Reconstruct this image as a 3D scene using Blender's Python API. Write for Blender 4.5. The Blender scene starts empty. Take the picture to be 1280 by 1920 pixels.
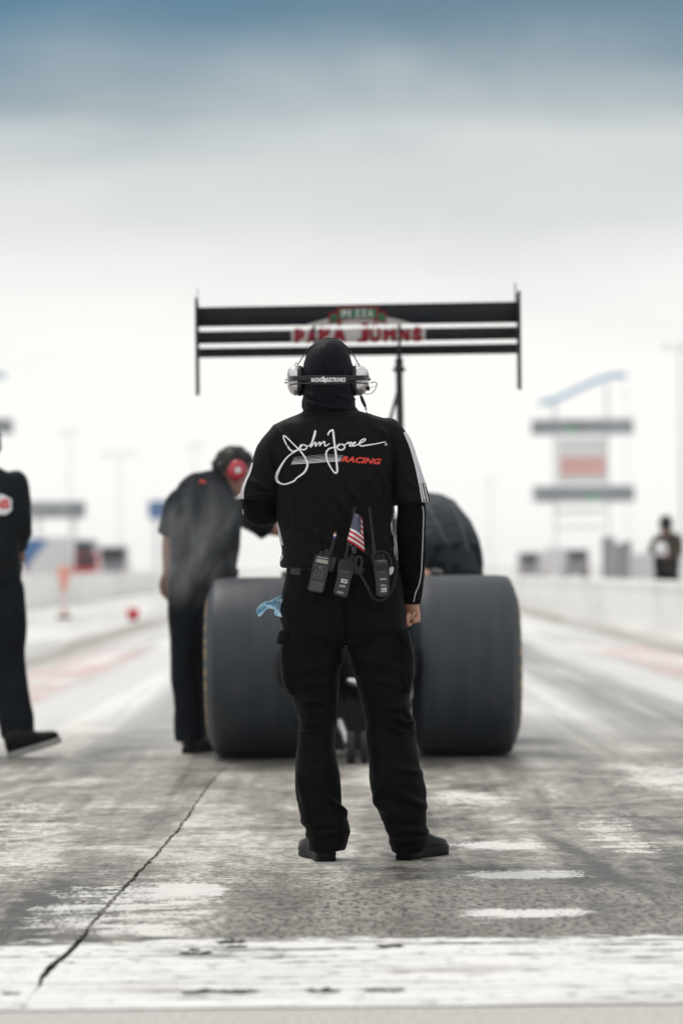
import bpy, bmesh, math, random
import numpy as np
from mathutils import Vector, Matrix, noise
from mathutils.bvhtree import BVHTree
random.seed(7)
R = math.radians
V = Vector
scene = bpy.context.scene
col = scene.collection

# ------------------------------------------------------------------ camera
F = 5600.0                    # focal length in source pixels (105 mm on a 24x36 portrait frame)
HY = 1065.0                   # horizon row of the photograph
ROLL = R(0.62)
CAMZ = 1.0
D = 10.24                     # distance of the crew member in focus
cd = bpy.data.cameras.new('camera')
cam = bpy.data.objects.new('camera', cd)
col.objects.link(cam)
cam.location = (0, 0, CAMZ)
cam.rotation_euler = (R(90), ROLL, 0)
cd.sensor_fit = 'VERTICAL'
cd.sensor_height = 36
cd.sensor_width = 24
cd.lens = 36 * F / 1920
cd.shift_y = (HY - 960) / 1920
cd.clip_start = 0.1
cd.clip_end = 6000
cd.dof.use_dof = True
cd.dof.focus_distance = D - 0.1
cd.dof.aperture_fstop = 2.25
scene.camera = cam

# ------------------------------------------------------------------ light
SUN_EL, SUN_AZ = R(60), R(-38)         # azimuth from +Y towards +X
world = bpy.data.worlds.new('World')
scene.world = world
world.use_nodes = True
sl = bpy.data.lights.new('sun', 'SUN')
sl.energy = 1.5
sl.angle = R(14)
sl.color = (1.0, 0.95, 0.88)
sun = bpy.data.objects.new('sun', sl)
col.objects.link(sun)
sdir = V((math.sin(SUN_AZ) * math.cos(SUN_EL), math.cos(SUN_AZ) * math.cos(SUN_EL), math.sin(SUN_EL)))
sun.rotation_euler = sdir.to_track_quat('Z', 'Y').to_euler()
sun.location = sdir * 50
vs = scene.view_settings
vs.view_transform = 'Standard'
vs.look = 'None'
vs.exposure = 0.06
vs.gamma = 1.0
vs.use_curve_mapping = False
scene.display_settings.display_device = 'sRGB'
scene.cycles.use_denoising = True
scene.cycles.volume_bounces = 1
scene.cycles.max_bounces = 6
scene.cycles.transparent_max_bounces = 12
scene.cycles.volume_step_rate = 4.0
scene.cycles.volume_max_steps = 64


# ------------------------------------------------------------------ node maths helper
class S:
    """a float socket with operators"""
    def __init__(s, nt, o): s.nt, s.o = nt, o
    def _m(s, op, *a):
        n = s.nt.nodes.new('ShaderNodeMath'); n.operation = op
        for i, x in enumerate((s,) + a):
            if isinstance(x, S): s.nt.links.new(x.o, n.inputs[i])
            else: n.inputs[i].default_value = x
        return S(s.nt, n.outputs[0])
    def __add__(s, b): return s._m('ADD', b)
    def __radd__(s, b): return s._m('ADD', b)
    def __sub__(s, b): return s._m('SUBTRACT', b)
    def __rsub__(s, b): return (s * -1.0) + b
    def __mul__(s, b): return s._m('MULTIPLY', b)
    def __rmul__(s, b): return s._m('MULTIPLY', b)
    def __truediv__(s, b): return s._m('DIVIDE', b)
    def pow(s, b): return s._m('POWER', b)
    def abs(s): return s._m('ABSOLUTE')
    def max(s, b): return s._m('MAXIMUM', b)
    def min(s, b): return s._m('MINIMUM', b)
    def frac(s): return s._m('FRACT')
    def clamp(s):
        r = s._m('ADD', 0.0); r.o.node.use_clamp = True
        return r
    def step(s, a, b, to0=0.0, to1=1.0):
        n = s.nt.nodes.new('ShaderNodeMapRange'); n.interpolation_type = 'SMOOTHSTEP'
        s.nt.links.new(s.o, n.inputs['Value'])
        if a <= b: vals = (a, b, to0, to1)
        else: vals = (b, a, to1, to0)
        for k, x in zip(('From Min', 'From Max', 'To Min', 'To Max'), vals): n.inputs[k].default_value = x
        return S(s.nt, n.outputs[0])


def band(x, a, b, soft):
    return x.step(a - soft, a + soft) * x.step(b + soft, b - soft)


def comb(nt, x, y, z=0.0):
    n = nt.nodes.new('ShaderNodeCombineXYZ')
    for i, k in enumerate((x, y, z)):
        if isinstance(k, S): nt.links.new(k.o, n.inputs[i])
        else: n.inputs[i].default_value = k
    return n.outputs[0]


def tex(nt, vec, scale=1.0, detail=4.0, rough=0.55, dist=0.0):
    n = nt.nodes.new('ShaderNodeTexNoise')
    n.inputs['Scale'].default_value = scale
    n.inputs['Detail'].default_value = detail
    n.inputs['Roughness'].default_value = rough
    n.inputs['Distortion'].default_value = dist
    if vec is not None: nt.links.new(vec, n.inputs['Vector'])
    return S(nt, n.outputs['Fac'])


def mixc(nt, fac, a, b):
    n = nt.nodes.new('ShaderNodeMix'); n.data_type = 'RGBA'
    for sock, k in ((n.inputs[0], fac), (n.inputs[6], a), (n.inputs[7], b)):
        if isinstance(k, S): nt.links.new(k.o, sock)
        elif isinstance(k, bpy.types.NodeSocket): nt.links.new(k, sock)
        elif isinstance(k, (tuple, list)): sock.default_value = (k[0], k[1], k[2], 1)
        else: sock.default_value = k
    return n.outputs[2]


def coords(nt, kind='Object'):
    n = nt.nodes.new('ShaderNodeTexCoord')
    sp = nt.nodes.new('ShaderNodeSeparateXYZ')
    nt.links.new(n.outputs[kind], sp.inputs[0])
    return n.outputs[kind], S(nt, sp.outputs[0]), S(nt, sp.outputs[1]), S(nt, sp.outputs[2])


# ------------------------------------------------------------------ sky: pale overcast with blue-grey breaks higher up
nt = world.node_tree
nt.nodes.clear()
wo = nt.nodes.new('ShaderNodeOutputWorld')
bg = nt.nodes.new('ShaderNodeBackground')
bg.inputs['Strength'].default_value = 0.1
nt.links.new(bg.outputs[0], wo.inputs[0])
sky = nt.nodes.new('ShaderNodeTexSky')
sky.sky_type = 'NISHITA'
sky.sun_disc = False
sky.sun_elevation = SUN_EL
sky.sun_rotation = SUN_AZ
sky.air_density = 1.0
sky.dust_density = 1.2
sky.ozone_density = 2.0
vec, gx, gy, gz = coords(nt, 'Generated')
gzc = gz.max(0.0)
inv = 1.0 / 1.0
px_ = gx / (gzc + 0.06)
py_ = gy / (gzc + 0.06)
pl = comb(nt, px_, py_, 0.0)
n1 = tex(nt, comb(nt, px_ * 1.5, py_ * 1.1, 2.3), 1.0, 4.0, 0.5, 0.7)
n2 = tex(nt, comb(nt, px_ * 0.25, py_ * 0.8, 7.7), 0.8, 2.0, 0.5, 0.3)
n3 = tex(nt, comb(nt, px_ * 0.9, py_ * 0.4, 17.0), 1.0, 2.0, 0.5, 0.4)
hgt = gzc + (n1 - 0.5) * 0.05 + (n3 - 0.5) * 0.05 + 0.005
# low veil of bright cloud, open blue-grey above it, broken deck higher up
veil = hgt.step(0.190, 0.136)
soft = (gzc + (n1 - 0.5) * 0.02 + (n3 - 0.5) * 0.05 + 0.004).step(0.165, 0.07)
deck = (gzc + (n2 - 0.5) * 0.5).step(0.20, 0.42) * 0.92
cover = veil.max(deck)
c_low = mixc(nt, soft, (5.3, 5.75, 5.85), (9.7, 9.65, 9.35))
c_hi = mixc(nt, n2.step(0.35, 0.65), (8.4, 8.5, 8.6), (12.0, 11.8, 11.4))
c_cloud = mixc(nt, deck, c_low, c_hi)
tint = nt.nodes.new('ShaderNodeMix'); tint.data_type = 'RGBA'; tint.blend_type = 'MULTIPLY'
tint.inputs[0].default_value = 1.0
nt.links.new(sky.outputs[0], tint.inputs[6])
tint.inputs[7].default_value = (0.23, 0.40, 0.455, 1)
thin = n1.step(0.30, 0.72)
c_blue = mixc(nt, thin * 0.5, tint.outputs[2], (1.9, 2.7, 3.1))
nt.links.new(mixc(nt, cover, c_blue, c_cloud), bg.inputs['Color'])


# ------------------------------------------------------------------ pixel helpers (source photo pixel + distance -> point in the place)
cr, sr = math.cos(ROLL), math.sin(ROLL)
def P(px, py, d=D):
    du, dv = px - 640.0, HY - py
    X = cr * du + sr * dv
    Z = -sr * du + cr * dv
    return V((X * d / F, d, CAMZ + Z * d / F))


def ray(px, py):
    return (P(px, py, 10.0) - V((0, 0, CAMZ))).normalized()


def G(px, py):                # the point of the ground seen at a pixel
    r = ray(px, py)
    t = -CAMZ / r.z
    return V((0, 0, CAMZ)) + r * t


def proj(p):
    X, Z = p[0] * F / p[1], (p[2] - CAMZ) * F / p[1]
    return (640 + cr * X - sr * Z, HY - (sr * X + cr * Z))


# ------------------------------------------------------------------ materials
MATS = {}
def pmat(name, base, rough=0.6, metal=0.0, var=0.15, vscale=8.0, bump=0.0, bscale=200.0, spec=0.5, sheen=0.0, coat=0.0, emit=None, es=0.0):
    if name in MATS: return MATS[name]
    m = bpy.data.materials.new(name); m.use_nodes = True
    nt = m.node_tree; b = nt.nodes['Principled BSDF']
    b.inputs['Roughness'].default_value = rough
    b.inputs['Metallic'].default_value = metal
    b.inputs['Specular IOR Level'].default_value = spec
    b.inputs['Sheen Weight'].default_value = sheen
    b.inputs['Sheen Roughness'].default_value = 0.5
    b.inputs['Coat Weight'].default_value = coat
    vec, x, y, z = coords(nt)
    n = tex(nt, vec, vscale, 4.0, 0.6)
    lo = tuple(c * (1 - var) for c in base); hi = tuple(min(1, c * (1 + var)) for c in base)
    nt.links.new(mixc(nt, n.step(0.3, 0.7), lo, hi), b.inputs['Base Color'])
    if bump:
        bn = nt.nodes.new('ShaderNodeBump'); bn.inputs['Strength'].default_value = bump
        bn.inputs['Distance'].default_value = 0.002
        nb = tex(nt, vec, bscale, 2.0, 0.5)
        nt.links.new(nb.o, bn.inputs['Height'])
        nt.links.new(bn.outputs[0], b.inputs['Normal'])
    if emit:
        b.inputs['Emission Color'].default_value = (*emit, 1)
        b.inputs['Emission Strength'].default_value = es
    MATS[name] = m
    return m


M_shirt = pmat('black_shirt_fabric', (0.0042, 0.0042, 0.0045), 0.62, var=0.25, vscale=30, bump=0.3, bscale=700, spec=0.12, sheen=0.015)
M_under = pmat('black_long_sleeve_fabric', (0.003, 0.003, 0.0033), 0.7, var=0.25, bump=0.25, bscale=600, spec=0.06, sheen=0.004)
M_trouser = pmat('black_trouser_canvas', (0.0034, 0.0036, 0.0038), 0.65, var=0.35, vscale=14, bump=0.35, bscale=500, spec=0.08, sheen=0.008)
M_hood = pmat('navy_black_hood_knit', (0.0035, 0.0045, 0.0085), 0.6, var=0.2, bump=0.2, bscale=500, spec=0.12, sheen=0.015)
M_crew = pmat('charcoal_crew_shirt', (0.008, 0.0115, 0.0165), 0.8, var=0.2, bump=0.2, spec=0.2, sheen=0.0)
M_crewp = pmat('navy_black_crew_trousers', (0.005, 0.008, 0.013), 0.8, var=0.2, bump=0.2, spec=0.2, sheen=0.02)
M_navy = pmat('dark_navy_jacket', (0.013, 0.020, 0.028), 0.7, var=0.2, bump=0.2, spec=0.3, sheen=0.1)
M_brown = pmat('brown_jacket_fabric', (0.06, 0.045, 0.032), 0.8, var=0.3)
M_skin = pmat('skin', (0.48, 0.25, 0.175), 0.5, var=0.18, vscale=30, bump=0.15, bscale=300)
M_skin2 = pmat('ruddy_skin', (0.46, 0.25, 0.2), 0.5, var=0.15, vscale=30)
M_hair = pmat('dark_hair', (0.018, 0.016, 0.015), 0.55, var=0.4, vscale=60)
M_white = pmat('white_print', (0.88, 0.87, 0.90), 0.6, var=0.05)
M_lav = pmat('pale_lavender_print', (0.55, 0.52, 0.58), 0.6, var=0.08)
M_red = pmat('red_print', (0.72, 0.06, 0.035), 0.55, var=0.06)
M_leather = pmat('black_shoe_leather', (0.004, 0.004, 0.004), 0.4, spec=0.22, var=0.3, vscale=25, bump=0.2, bscale=120)
M_sole = pmat('black_rubber_sole', (0.004, 0.004, 0.004), 0.5, spec=0.2, var=0.3, vscale=40)
M_palesole = pmat('pale_rubber_sole', (0.35, 0.34, 0.33), 0.6)
M_belt = pmat('belt_leather', (0.004, 0.004, 0.004), 0.5, var=0.2, bump=0.2, spec=0.2)
M_shell = pmat('silver_white_earcup', (0.66, 0.65, 0.66), 0.28, 0.75, var=0.04, coat=0.3)
M_blackpl = pmat('black_plastic', (0.007, 0.007, 0.0075), 0.42, var=0.2, vscale=60, bump=0.15, bscale=500)
M_greypl = pmat('charcoal_plastic', (0.026, 0.026, 0.028), 0.5, var=0.25, vscale=80, bump=0.25, bscale=600)
M_keys = pmat('grey_keys', (0.10, 0.10, 0.11), 0.5)
M_lcd = pmat('pale_lcd_screen', (0.36, 0.34, 0.30), 0.25, var=0.1)
M_labelw = pmat('white_radio_lettering', (0.62, 0.62, 0.62), 0.6, var=0.1, vscale=200)
M_labelg = pmat('grey_radio_lettering', (0.25, 0.25, 0.25), 0.6, var=0.2, vscale=200)
M_steel = pmat('steel', (0.5, 0.5, 0.5), 0.3, 1.0, var=0.1)
M_wire = pmat('black_cable', (0.012, 0.012, 0.012), 0.35, var=0.1)
M_flagr = pmat('flag_red', (0.58, 0.018, 0.035), 0.65, var=0.06)
M_flagw = pmat('flag_white', (0.80, 0.79, 0.80), 0.65, var=0.04)
M_flagb = pmat('flag_blue', (0.035, 0.04, 0.10), 0.65, var=0.08)
M_rag = pmat('blue_shop_towel', (0.46, 0.68, 0.97), 0.85, var=0.3, vscale=60, bump=0.5, bscale=250)
M_wing = pmat('navy_black_carbon_wing', (0.007, 0.012, 0.019), 0.45, var=0.15, coat=0.15)
M_wingw = pmat('wing_white_print', (0.72, 0.70, 0.70), 0.5, var=0.04)
M_wingr = pmat('wing_red_print', (0.34, 0.012, 0.035), 0.5, var=0.08)
M_wingg = pmat('wing_green_print', (0.022, 0.20, 0.115), 0.5, var=0.06)
M_carbody = pmat('black_car_body', (0.007, 0.009, 0.013), 0.5, var=0.15, coat=0.1)
M_tubes = pmat('black_chassis_tube', (0.012, 0.012, 0.013), 0.4, var=0.2)
M_nylon = pmat('black_nylon_pack', (0.005, 0.006, 0.008), 0.8, var=0.2)
M_alu = pmat('brushed_aluminium', (0.55, 0.55, 0.56), 0.32, 1.0, var=0.1)
M_rim = pmat('dark_wheel_rim', (0.05, 0.05, 0.055), 0.3, 0.8)
M_yellow = pmat('yellow_tyre_paint', (0.42, 0.30, 0.13), 0.7, var=0.3, vscale=25)
M_redcup = pmat('red_headphone_shell', (0.55, 0.03, 0.06), 0.25, var=0.1, coat=0.5)
M_conc = pmat('white_painted_concrete', (0.88, 0.87, 0.85), 0.75, var=0.05, vscale=1.5)
M_concg = pmat('grey_concrete_cap', (0.82, 0.81, 0.785), 0.8, var=0.08, vscale=2)
M_pole = pmat('galvanised_steel', (0.34, 0.35, 0.36), 0.5, 0.3, var=0.1)
M_polef = pmat('haze_pale_steel', (0.80, 0.80, 0.80), 0.6, 0.0, var=0.06)  # pale base carries the haze over far poles and posts
M_board = pmat('haze_grey_display_panel', (0.27, 0.295, 0.315), 0.5, var=0.2, vscale=0.5)  # panels lightened, distance haze put into their grey
M_signw = pmat('white_sign_face', (0.68, 0.68, 0.68), 0.5, var=0.05, vscale=0.3)
M_signr = pmat('pale_red_sign_face', (0.72, 0.40, 0.38), 0.5, var=0.1, vscale=0.5)  # pale pinkish red all over
M_signb = pmat('blue_sign_face', (0.07, 0.16, 0.35), 0.5, var=0.15, vscale=0.3)
M_arch = pmat('blue_arch_steel', (0.12, 0.34, 0.55), 0.45, var=0.08)
M_green = pmat('green_display_digits', (0.02, 0.3, 0.08), 0.5, emit=(0.05, 0.9, 0.25), es=0.45)
M_orange = pmat('faded_orange_plastic', (0.80, 0.36, 0.28), 0.5, var=0.15)
M_redblock = pmat('red_foam', (0.62, 0.012, 0.03), 0.7, var=0.1)
M_glass = pmat('dark_vehicle_glass', (0.02, 0.025, 0.03), 0.1, var=0.05)
M_vanw = pmat('white_vehicle_paint', (0.70, 0.70, 0.71), 0.3, var=0.04, coat=0.3)
M_vand = pmat('haze_grey_vehicle_paint', (0.24, 0.25, 0.27), 0.3, var=0.1, coat=0.3)  # dark far bodies raised to grey, haze put into the colour
M_vanr = pmat('red_vehicle_paint', (0.50, 0.03, 0.05), 0.3, var=0.1, coat=0.3)
M_tail = pmat('red_tail_lamp', (0.5, 0.02, 0.03), 0.25)
M_rubber2 = pmat('vehicle_tyre', (0.02, 0.02, 0.02), 0.8)
M_eye = pmat('eye', (0.05, 0.035, 0.03), 0.15)


# ------------------------------------------------------------------ mesh helpers
class MB:
    def __init__(s): s.v, s.f = [], []
    def add(s, vs, fs):
        o = len(s.v); s.v += [tuple(x) for x in vs]; s.f += [tuple(i + o for i in f) for f in fs]
        return s
    def box(s, c, size, rot=None, bev=0.0):
        bm = bmesh.new(); bmesh.ops.create_cube(bm, size=1)
        for v in bm.verts: v.co = V((v.co.x * size[0], v.co.y * size[1], v.co.z * size[2]))
        if bev: bmesh.ops.bevel(bm, geom=bm.edges[:], offset=bev, segments=2, affect='EDGES')
        m = (rot.to_4x4() if rot is not None else Matrix.Identity(4)); m = Matrix.Translation(c) @ m
        bm.verts.index_update()
        s.add([m @ v.co for v in bm.verts], [[v.index for v in f.verts] for f in bm.faces]); bm.free()
        return s
    def loft(s, st, seg=24, n=2.0, sub=3, cap=True):
        st = [(V(c), V(a), V(b)) for c, a, b in st]
        if sub > 1 and len(st) > 2: st = smooth_st(st, sub)
        vs, fs = [], []
        for c, a, b in st:
            for k in range(seg):
                t = 2 * math.pi * k / seg
                x, y = math.cos(t), math.sin(t)
                x = math.copysign(abs(x) ** (2 / n), x); y = math.copysign(abs(y) ** (2 / n), y)
                vs.append(c + a * x + b * y)
        for i in range(len(st) - 1):
            for k in range(seg):
                k2 = (k + 1) % seg
                fs.append((i * seg + k, i * seg + k2, (i + 1) * seg + k2, (i + 1) * seg + k))
        if cap:
            vs.append(st[0][0]); vs.append(st[-1][0]); e = (len(st) - 1) * seg
            for k in range(seg):
                k2 = (k + 1) % seg
                fs.append((len(vs) - 2, k2, k)); fs.append((len(vs) - 1, e + k, e + k2))
        return s.add(vs, fs)
    def limb(s, pts, rad, hint=(1, 0, 0), seg=16, n=2.0, sub=3, rnd=True):
        """tapered tube; rad entries r or (ra, rb), ra along the hint direction; rounded ends"""
        pts = [V(p) for p in pts]; st = []
        h = V(hint)
        for i, p in enumerate(pts):
            t = (pts[min(i + 1, len(pts) - 1)] - pts[max(i - 1, 0)]).normalized()
            hh = h if abs(h.normalized().dot(t)) < 0.95 else V((0.3, 1, 0.2))
            a = (hh - t * hh.dot(t)).normalized(); b = t.cross(a)
            r = rad[i]; ra, rb = (r, r) if isinstance(r, (int, float)) else r
            st.append((p, a * ra, b * rb))
        if sub > 1 and len(st) > 2: st = smooth_st(st, sub)
        if rnd:
            def capst(q, other):
                c, a, b = q; t = (c - other).normalized(); r = (a.length + b.length) * 0.5
                return [(c + t * r * k, a * w, b * w) for k, w in ((0.5, 0.86), (0.86, 0.5), (0.98, 0.15))]
            st = capst(st[0], st[1][0])[::-1] + st + capst(st[-1], st[-2][0])
        return s.loft(st, seg, n, 1)
    def tube(s, pts, r, seg=8):
        return s.limb(pts, [r] * len(pts) if isinstance(r, (int, float)) else r, seg=seg, sub=1, rnd=False)
    def ell(s, c, rx, ry, rz, rot=None, seg=20, rings=12):
        vs, fs = [], []
        m = rot if rot is not None else Matrix.Identity(3)
        for i in range(1, rings):
            ph = math.pi * i / rings
            for k in range(seg):
                t = 2 * math.pi * k / seg
                vs.append(V(c) + m @ V((rx * math.sin(ph) * math.cos(t), ry * math.sin(ph) * math.sin(t), rz * math.cos(ph))))
        for i in range(rings - 2):
            for k in range(seg):
                k2 = (k + 1) % seg
                fs.append((i * seg + k, i * seg + k2, (i + 1) * seg + k2, (i + 1) * seg + k))
        a = len(vs); vs.append(V(c) + m @ V((0, 0, rz))); vs.append(V(c) - m @ V((0, 0, rz)))
        e = (rings - 2) * seg
        for k in range(seg):
            k2 = (k + 1) % seg
            fs.append((a, k2, k)); fs.append((a + 1, e + k, e + k2))
        return s.add(vs, fs)
    def lathe(s, prof, mat, seg=48):
        """prof [(r, h)] turned about local Z of mat; open at the ends unless r = 0"""
        vs, fs = [], []
        for r, h in prof:
            for k in range(seg):
                t = 2 * math.pi * k / seg
                vs.append(mat @ V((r * math.cos(t), r * math.sin(t), h)))
        for i in range(len(prof) - 1):
            for k in range(seg):
                k2 = (k + 1) % seg
                fs.append((i * seg + k, i * seg + k2, (i + 1) * seg + k2, (i + 1) * seg + k))
        return s.add(vs, fs)
    def prism(s, poly, vec):
        """closed polygon (3D points) extruded by vec"""
        n = len(poly); poly = [V(p) for p in poly]; vec = V(vec)
        vs = poly + [p + vec for p in poly]
        fs = [tuple(range(n))[::-1], tuple(range(n, 2 * n))] + [(i, (i + 1) % n, n + (i + 1) % n, n + i) for i in range(n)]
        return s.add(vs, fs)
    def mesh(s, name='m'):
        me = bpy.data.meshes.new(name)
        me.from_pydata(s.v, [], s.f)
        bm = bmesh.new(); bm.from_mesh(me)
        bmesh.ops.recalc_face_normals(bm, faces=bm.faces[:])
        bm.to_mesh(me); bm.free()
        return me
    def build(s, name, mat, parent=None, smooth=True, angle=40):
        me = s.mesh(name)
        return link(name, me, mat, parent, smooth, angle)


def smooth_st(st, sub):
    out = []
    n = len(st)
    for i in range(n - 1):
        p0, p1, p2, p3 = st[max(i - 1, 0)], st[i], st[i + 1], st[min(i + 2, n - 1)]
        for j in range(sub):
            t = j / sub
            out.append(tuple(cat(p0[k], p1[k], p2[k], p3[k], t) for k in range(len(p1))))
    out.append(st[-1])
    return out


def cat(a, b, c, d, t):
    return 0.5 * ((2 * b) + (c - a) * t + (2 * a - 5 * b + 4 * c - d) * t * t + (3 * b - a - 3 * c + d) * t ** 3)


def curve_pts(pts, sub=6):
    return [q[0] for q in smooth_st([(V(p),) for p in pts], sub)]


def link(name, me, mat, parent=None, smooth=True, angle=40):
    o = bpy.data.objects.new(name, me); me.name = name
    if mat is not None and not me.materials: me.materials.append(mat)
    col.objects.link(o)
    if parent is not None:
        o.parent = parent
        o.matrix_parent_inverse = parent.matrix_world.inverted()
    if smooth:
        me.polygons.foreach_set('use_smooth', [True] * len(me.polygons))
        try: me.set_sharp_from_angle(angle=R(angle))
        except Exception: pass
    return o


def tag(o, label=None, cat=None, group=None, kind=None):
    if label: o['label'] = label
    if cat: o['category'] = cat
    if group: o['group'] = group
    if kind: o['kind'] = kind
    return o


def empty(name, loc, label=None, cat=None, group=None, rz=0.0):
    o = bpy.data.objects.new(name, None); col.objects.link(o)
    o.location = loc; o.rotation_euler = (0, 0, rz)
    o.matrix_world = Matrix.Translation(loc) @ Matrix.Rotation(rz, 4, 'Z')
    return tag(o, label, cat, group)


def fuse(mb, voxel, iters=2, fac=0.5):
    """union of overlapping closed pieces as one continuous surface"""
    me = mb.mesh('tmp')
    o = bpy.data.objects.new('tmp', me); col.objects.link(o)
    md = o.modifiers.new('r', 'REMESH'); md.mode = 'VOXEL'; md.voxel_size = voxel
    dg = bpy.context.evaluated_depsgraph_get()
    out = bpy.data.meshes.new_from_object(o.evaluated_get(dg))
    bpy.data.objects.remove(o); bpy.data.meshes.remove(me)
    bm = bmesh.new(); bm.from_mesh(out)
    for _ in range(iters): bmesh.ops.smooth_vert(bm, verts=bm.verts[:], factor=fac, use_axis_x=True, use_axis_y=True, use_axis_z=True)
    bm.to_mesh(out); bm.free()
    out.materials.clear()
    return out


def displace(me, fn):
    """move each vertex along its normal by fn(co, normal)"""
    bm = bmesh.new(); bm.from_mesh(me); bm.normal_update()
    mv = [(v, v.normal * fn(v.co, v.normal)) for v in bm.verts]
    for v, d in mv: v.co += d
    bm.to_mesh(me); bm.free(); me.update()


def bvh_of(*meshes):
    vs, fs = [], []
    for me in meshes:
        o = len(vs); vs += [v.co.copy() for v in me.vertices]; fs += [[i + o for i in p.vertices] for p in me.polygons]
    return BVHTree.FromPolygons(vs, fs)


CO = V((0, 0, CAMZ))
def hit(bvh, px, py, off=0.0015):
    loc, nor, i, d = bvh.ray_cast(CO, ray(px, py))
    if loc is None: return None, None
    if nor.dot(ray(px, py)) > 0: nor = -nor
    return loc + nor * off, nor


def decal(name, pts2, faces, bvh, mat, parent, off=0.0015, maxlen=None):
    """flat print laid on the surface seen at the given photo pixels"""
    bm = bmesh.new()
    vs = [bm.verts.new((x, y, 0)) for x, y in pts2]
    for f in faces:
        try: bm.faces.new([vs[i] for i in f])
        except ValueError: pass
    if maxlen:
        for _ in range(5):
            es = [e for e in bm.edges if e.calc_length() > maxlen]
            if not es: break
            bmesh.ops.subdivide_edges(bm, edges=es, cuts=1)
            bmesh.ops.triangulate(bm, faces=bm.faces[:])
    bad = []
    for v in bm.verts:
        p, n = hit(bvh, v.co.x, v.co.y, off)
        if p is None: bad.append(v)
        else: v.co = p
    bmesh.ops.delete(bm, geom=bad, context='VERTS')
    big = [f for f in bm.faces if max(e.calc_length() for e in f.edges) > 0.2]
    bmesh.ops.delete(bm, geom=big, context='FACES')
    me = bpy.data.meshes.new(name); bm.to_mesh(me); bm.free()
    return link(name, me, mat, parent, True, 60)


def text2d(body, size=1.0, bold=0.0, shear=0.0, space=1.0):
    """glyph triangles of a word, baseline at y = 0, starting at x = 0, y up, returned with its width"""
    cu = bpy.data.curves.new('t', 'FONT'); cu.body = body; cu.size = size; cu.offset = bold
    cu.shear = shear; cu.space_character = space; cu.resolution_u = 3; cu.fill_mode = 'FRONT'
    o = bpy.data.objects.new('t', cu); col.objects.link(o)
    dg = bpy.context.evaluated_depsgraph_get()
    me = bpy.data.meshes.new_from_object(o.evaluated_get(dg))
    vs = [(v.co.x, v.co.y) for v in me.vertices]; fs = [tuple(p.vertices) for p in me.polygons]
    bpy.data.objects.remove(o); bpy.data.curves.remove(cu); bpy.data.meshes.remove(me)
    return vs, fs


def fit_text(body, x0, y0, x1, y1, rot=0.0, bold=0.02, shear=0.0, space=1.0):
    """the word fitted to a box of photo pixels (y down), turned by rot about its left baseline"""
    vs, fs = text2d(body, 1.0, bold, shear, space)
    ax = min(v[0] for v in vs); bx = max(v[0] for v in vs); ay = min(v[1] for v in vs); by = max(v[1] for v in vs)
    out = []
    for x, y in vs:
        u = (x - ax) / (bx - ax) * (x1 - x0); w = -(y - ay) / (by - ay) * (y1 - y0)
        out.append((x0 + u * math.cos(rot) - w * math.sin(rot), y1 + u * math.sin(rot) + w * math.cos(rot)))
    return out, fs


def stroke2d(pts, widths):
    """ribbon in photo pixels along a smooth pen path"""
    q = [x[0] for x in smooth_st([(V((p[0], p[1], w)),) for p, w in zip(pts, widths)], 7)]
    vs, fs = [], []
    for i, p in enumerate(q):
        t = q[min(i + 1, len(q) - 1)] - q[max(i - 1, 0)]
        t = V((t.x, t.y)); t = t.normalized() if t.length > 1e-6 else V((1, 0))
        n = V((-t.y, t.x)) * p.z * 0.5
        vs += [(p.x + n.x, p.y + n.y), (p.x - n.x, p.y - n.y)]
    for i in range(len(q) - 1): fs.append((2 * i, 2 * i + 1, 2 * i + 3, 2 * i + 2))
    return vs, fs


def pen(name, bvh, pts, wpx, mat, parent, off=0.002):
    """trim line drawn along photo pixels on the surface behind them"""
    v, f_ = stroke2d(pts, [wpx] * len(pts))
    return decal(name, v, f_, bvh, mat, parent, off)


def ribbon_near(name, bvh, pts, width, mat, parent, off=0.0015, sub=6):
    """trim laid on the surface nearest to a 3D path"""
    q = curve_pts(pts, sub); loc = []
    for p in q:
        l, n, i, d = bvh.find_nearest(p)
        if n.dot(p - l) < 0: n = -n
        loc.append((l + n * off, n))
    for _ in range(2):
        loc = [loc[0]] + [((loc[k - 1][0] + loc[k][0] * 2 + loc[k + 1][0]) / 4, (loc[k - 1][1] + loc[k][1] * 2 + loc[k + 1][1]).normalized()) for k in range(1, len(loc) - 1)] + [loc[-1]]
    vs, fs = [], []
    for i, (l, n) in enumerate(loc):
        t = (loc[min(i + 1, len(loc) - 1)][0] - loc[max(i - 1, 0)][0]).normalized()
        s_ = n.cross(t).normalized() * width * 0.5
        vs += [l - s_, l + s_]
    for i in range(len(loc) - 1): fs.append((2 * i, 2 * i + 1, 2 * i + 3, 2 * i + 2))
    mb = MB(); mb.add(vs, fs)
    return mb.build(name, mat, parent)


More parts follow.
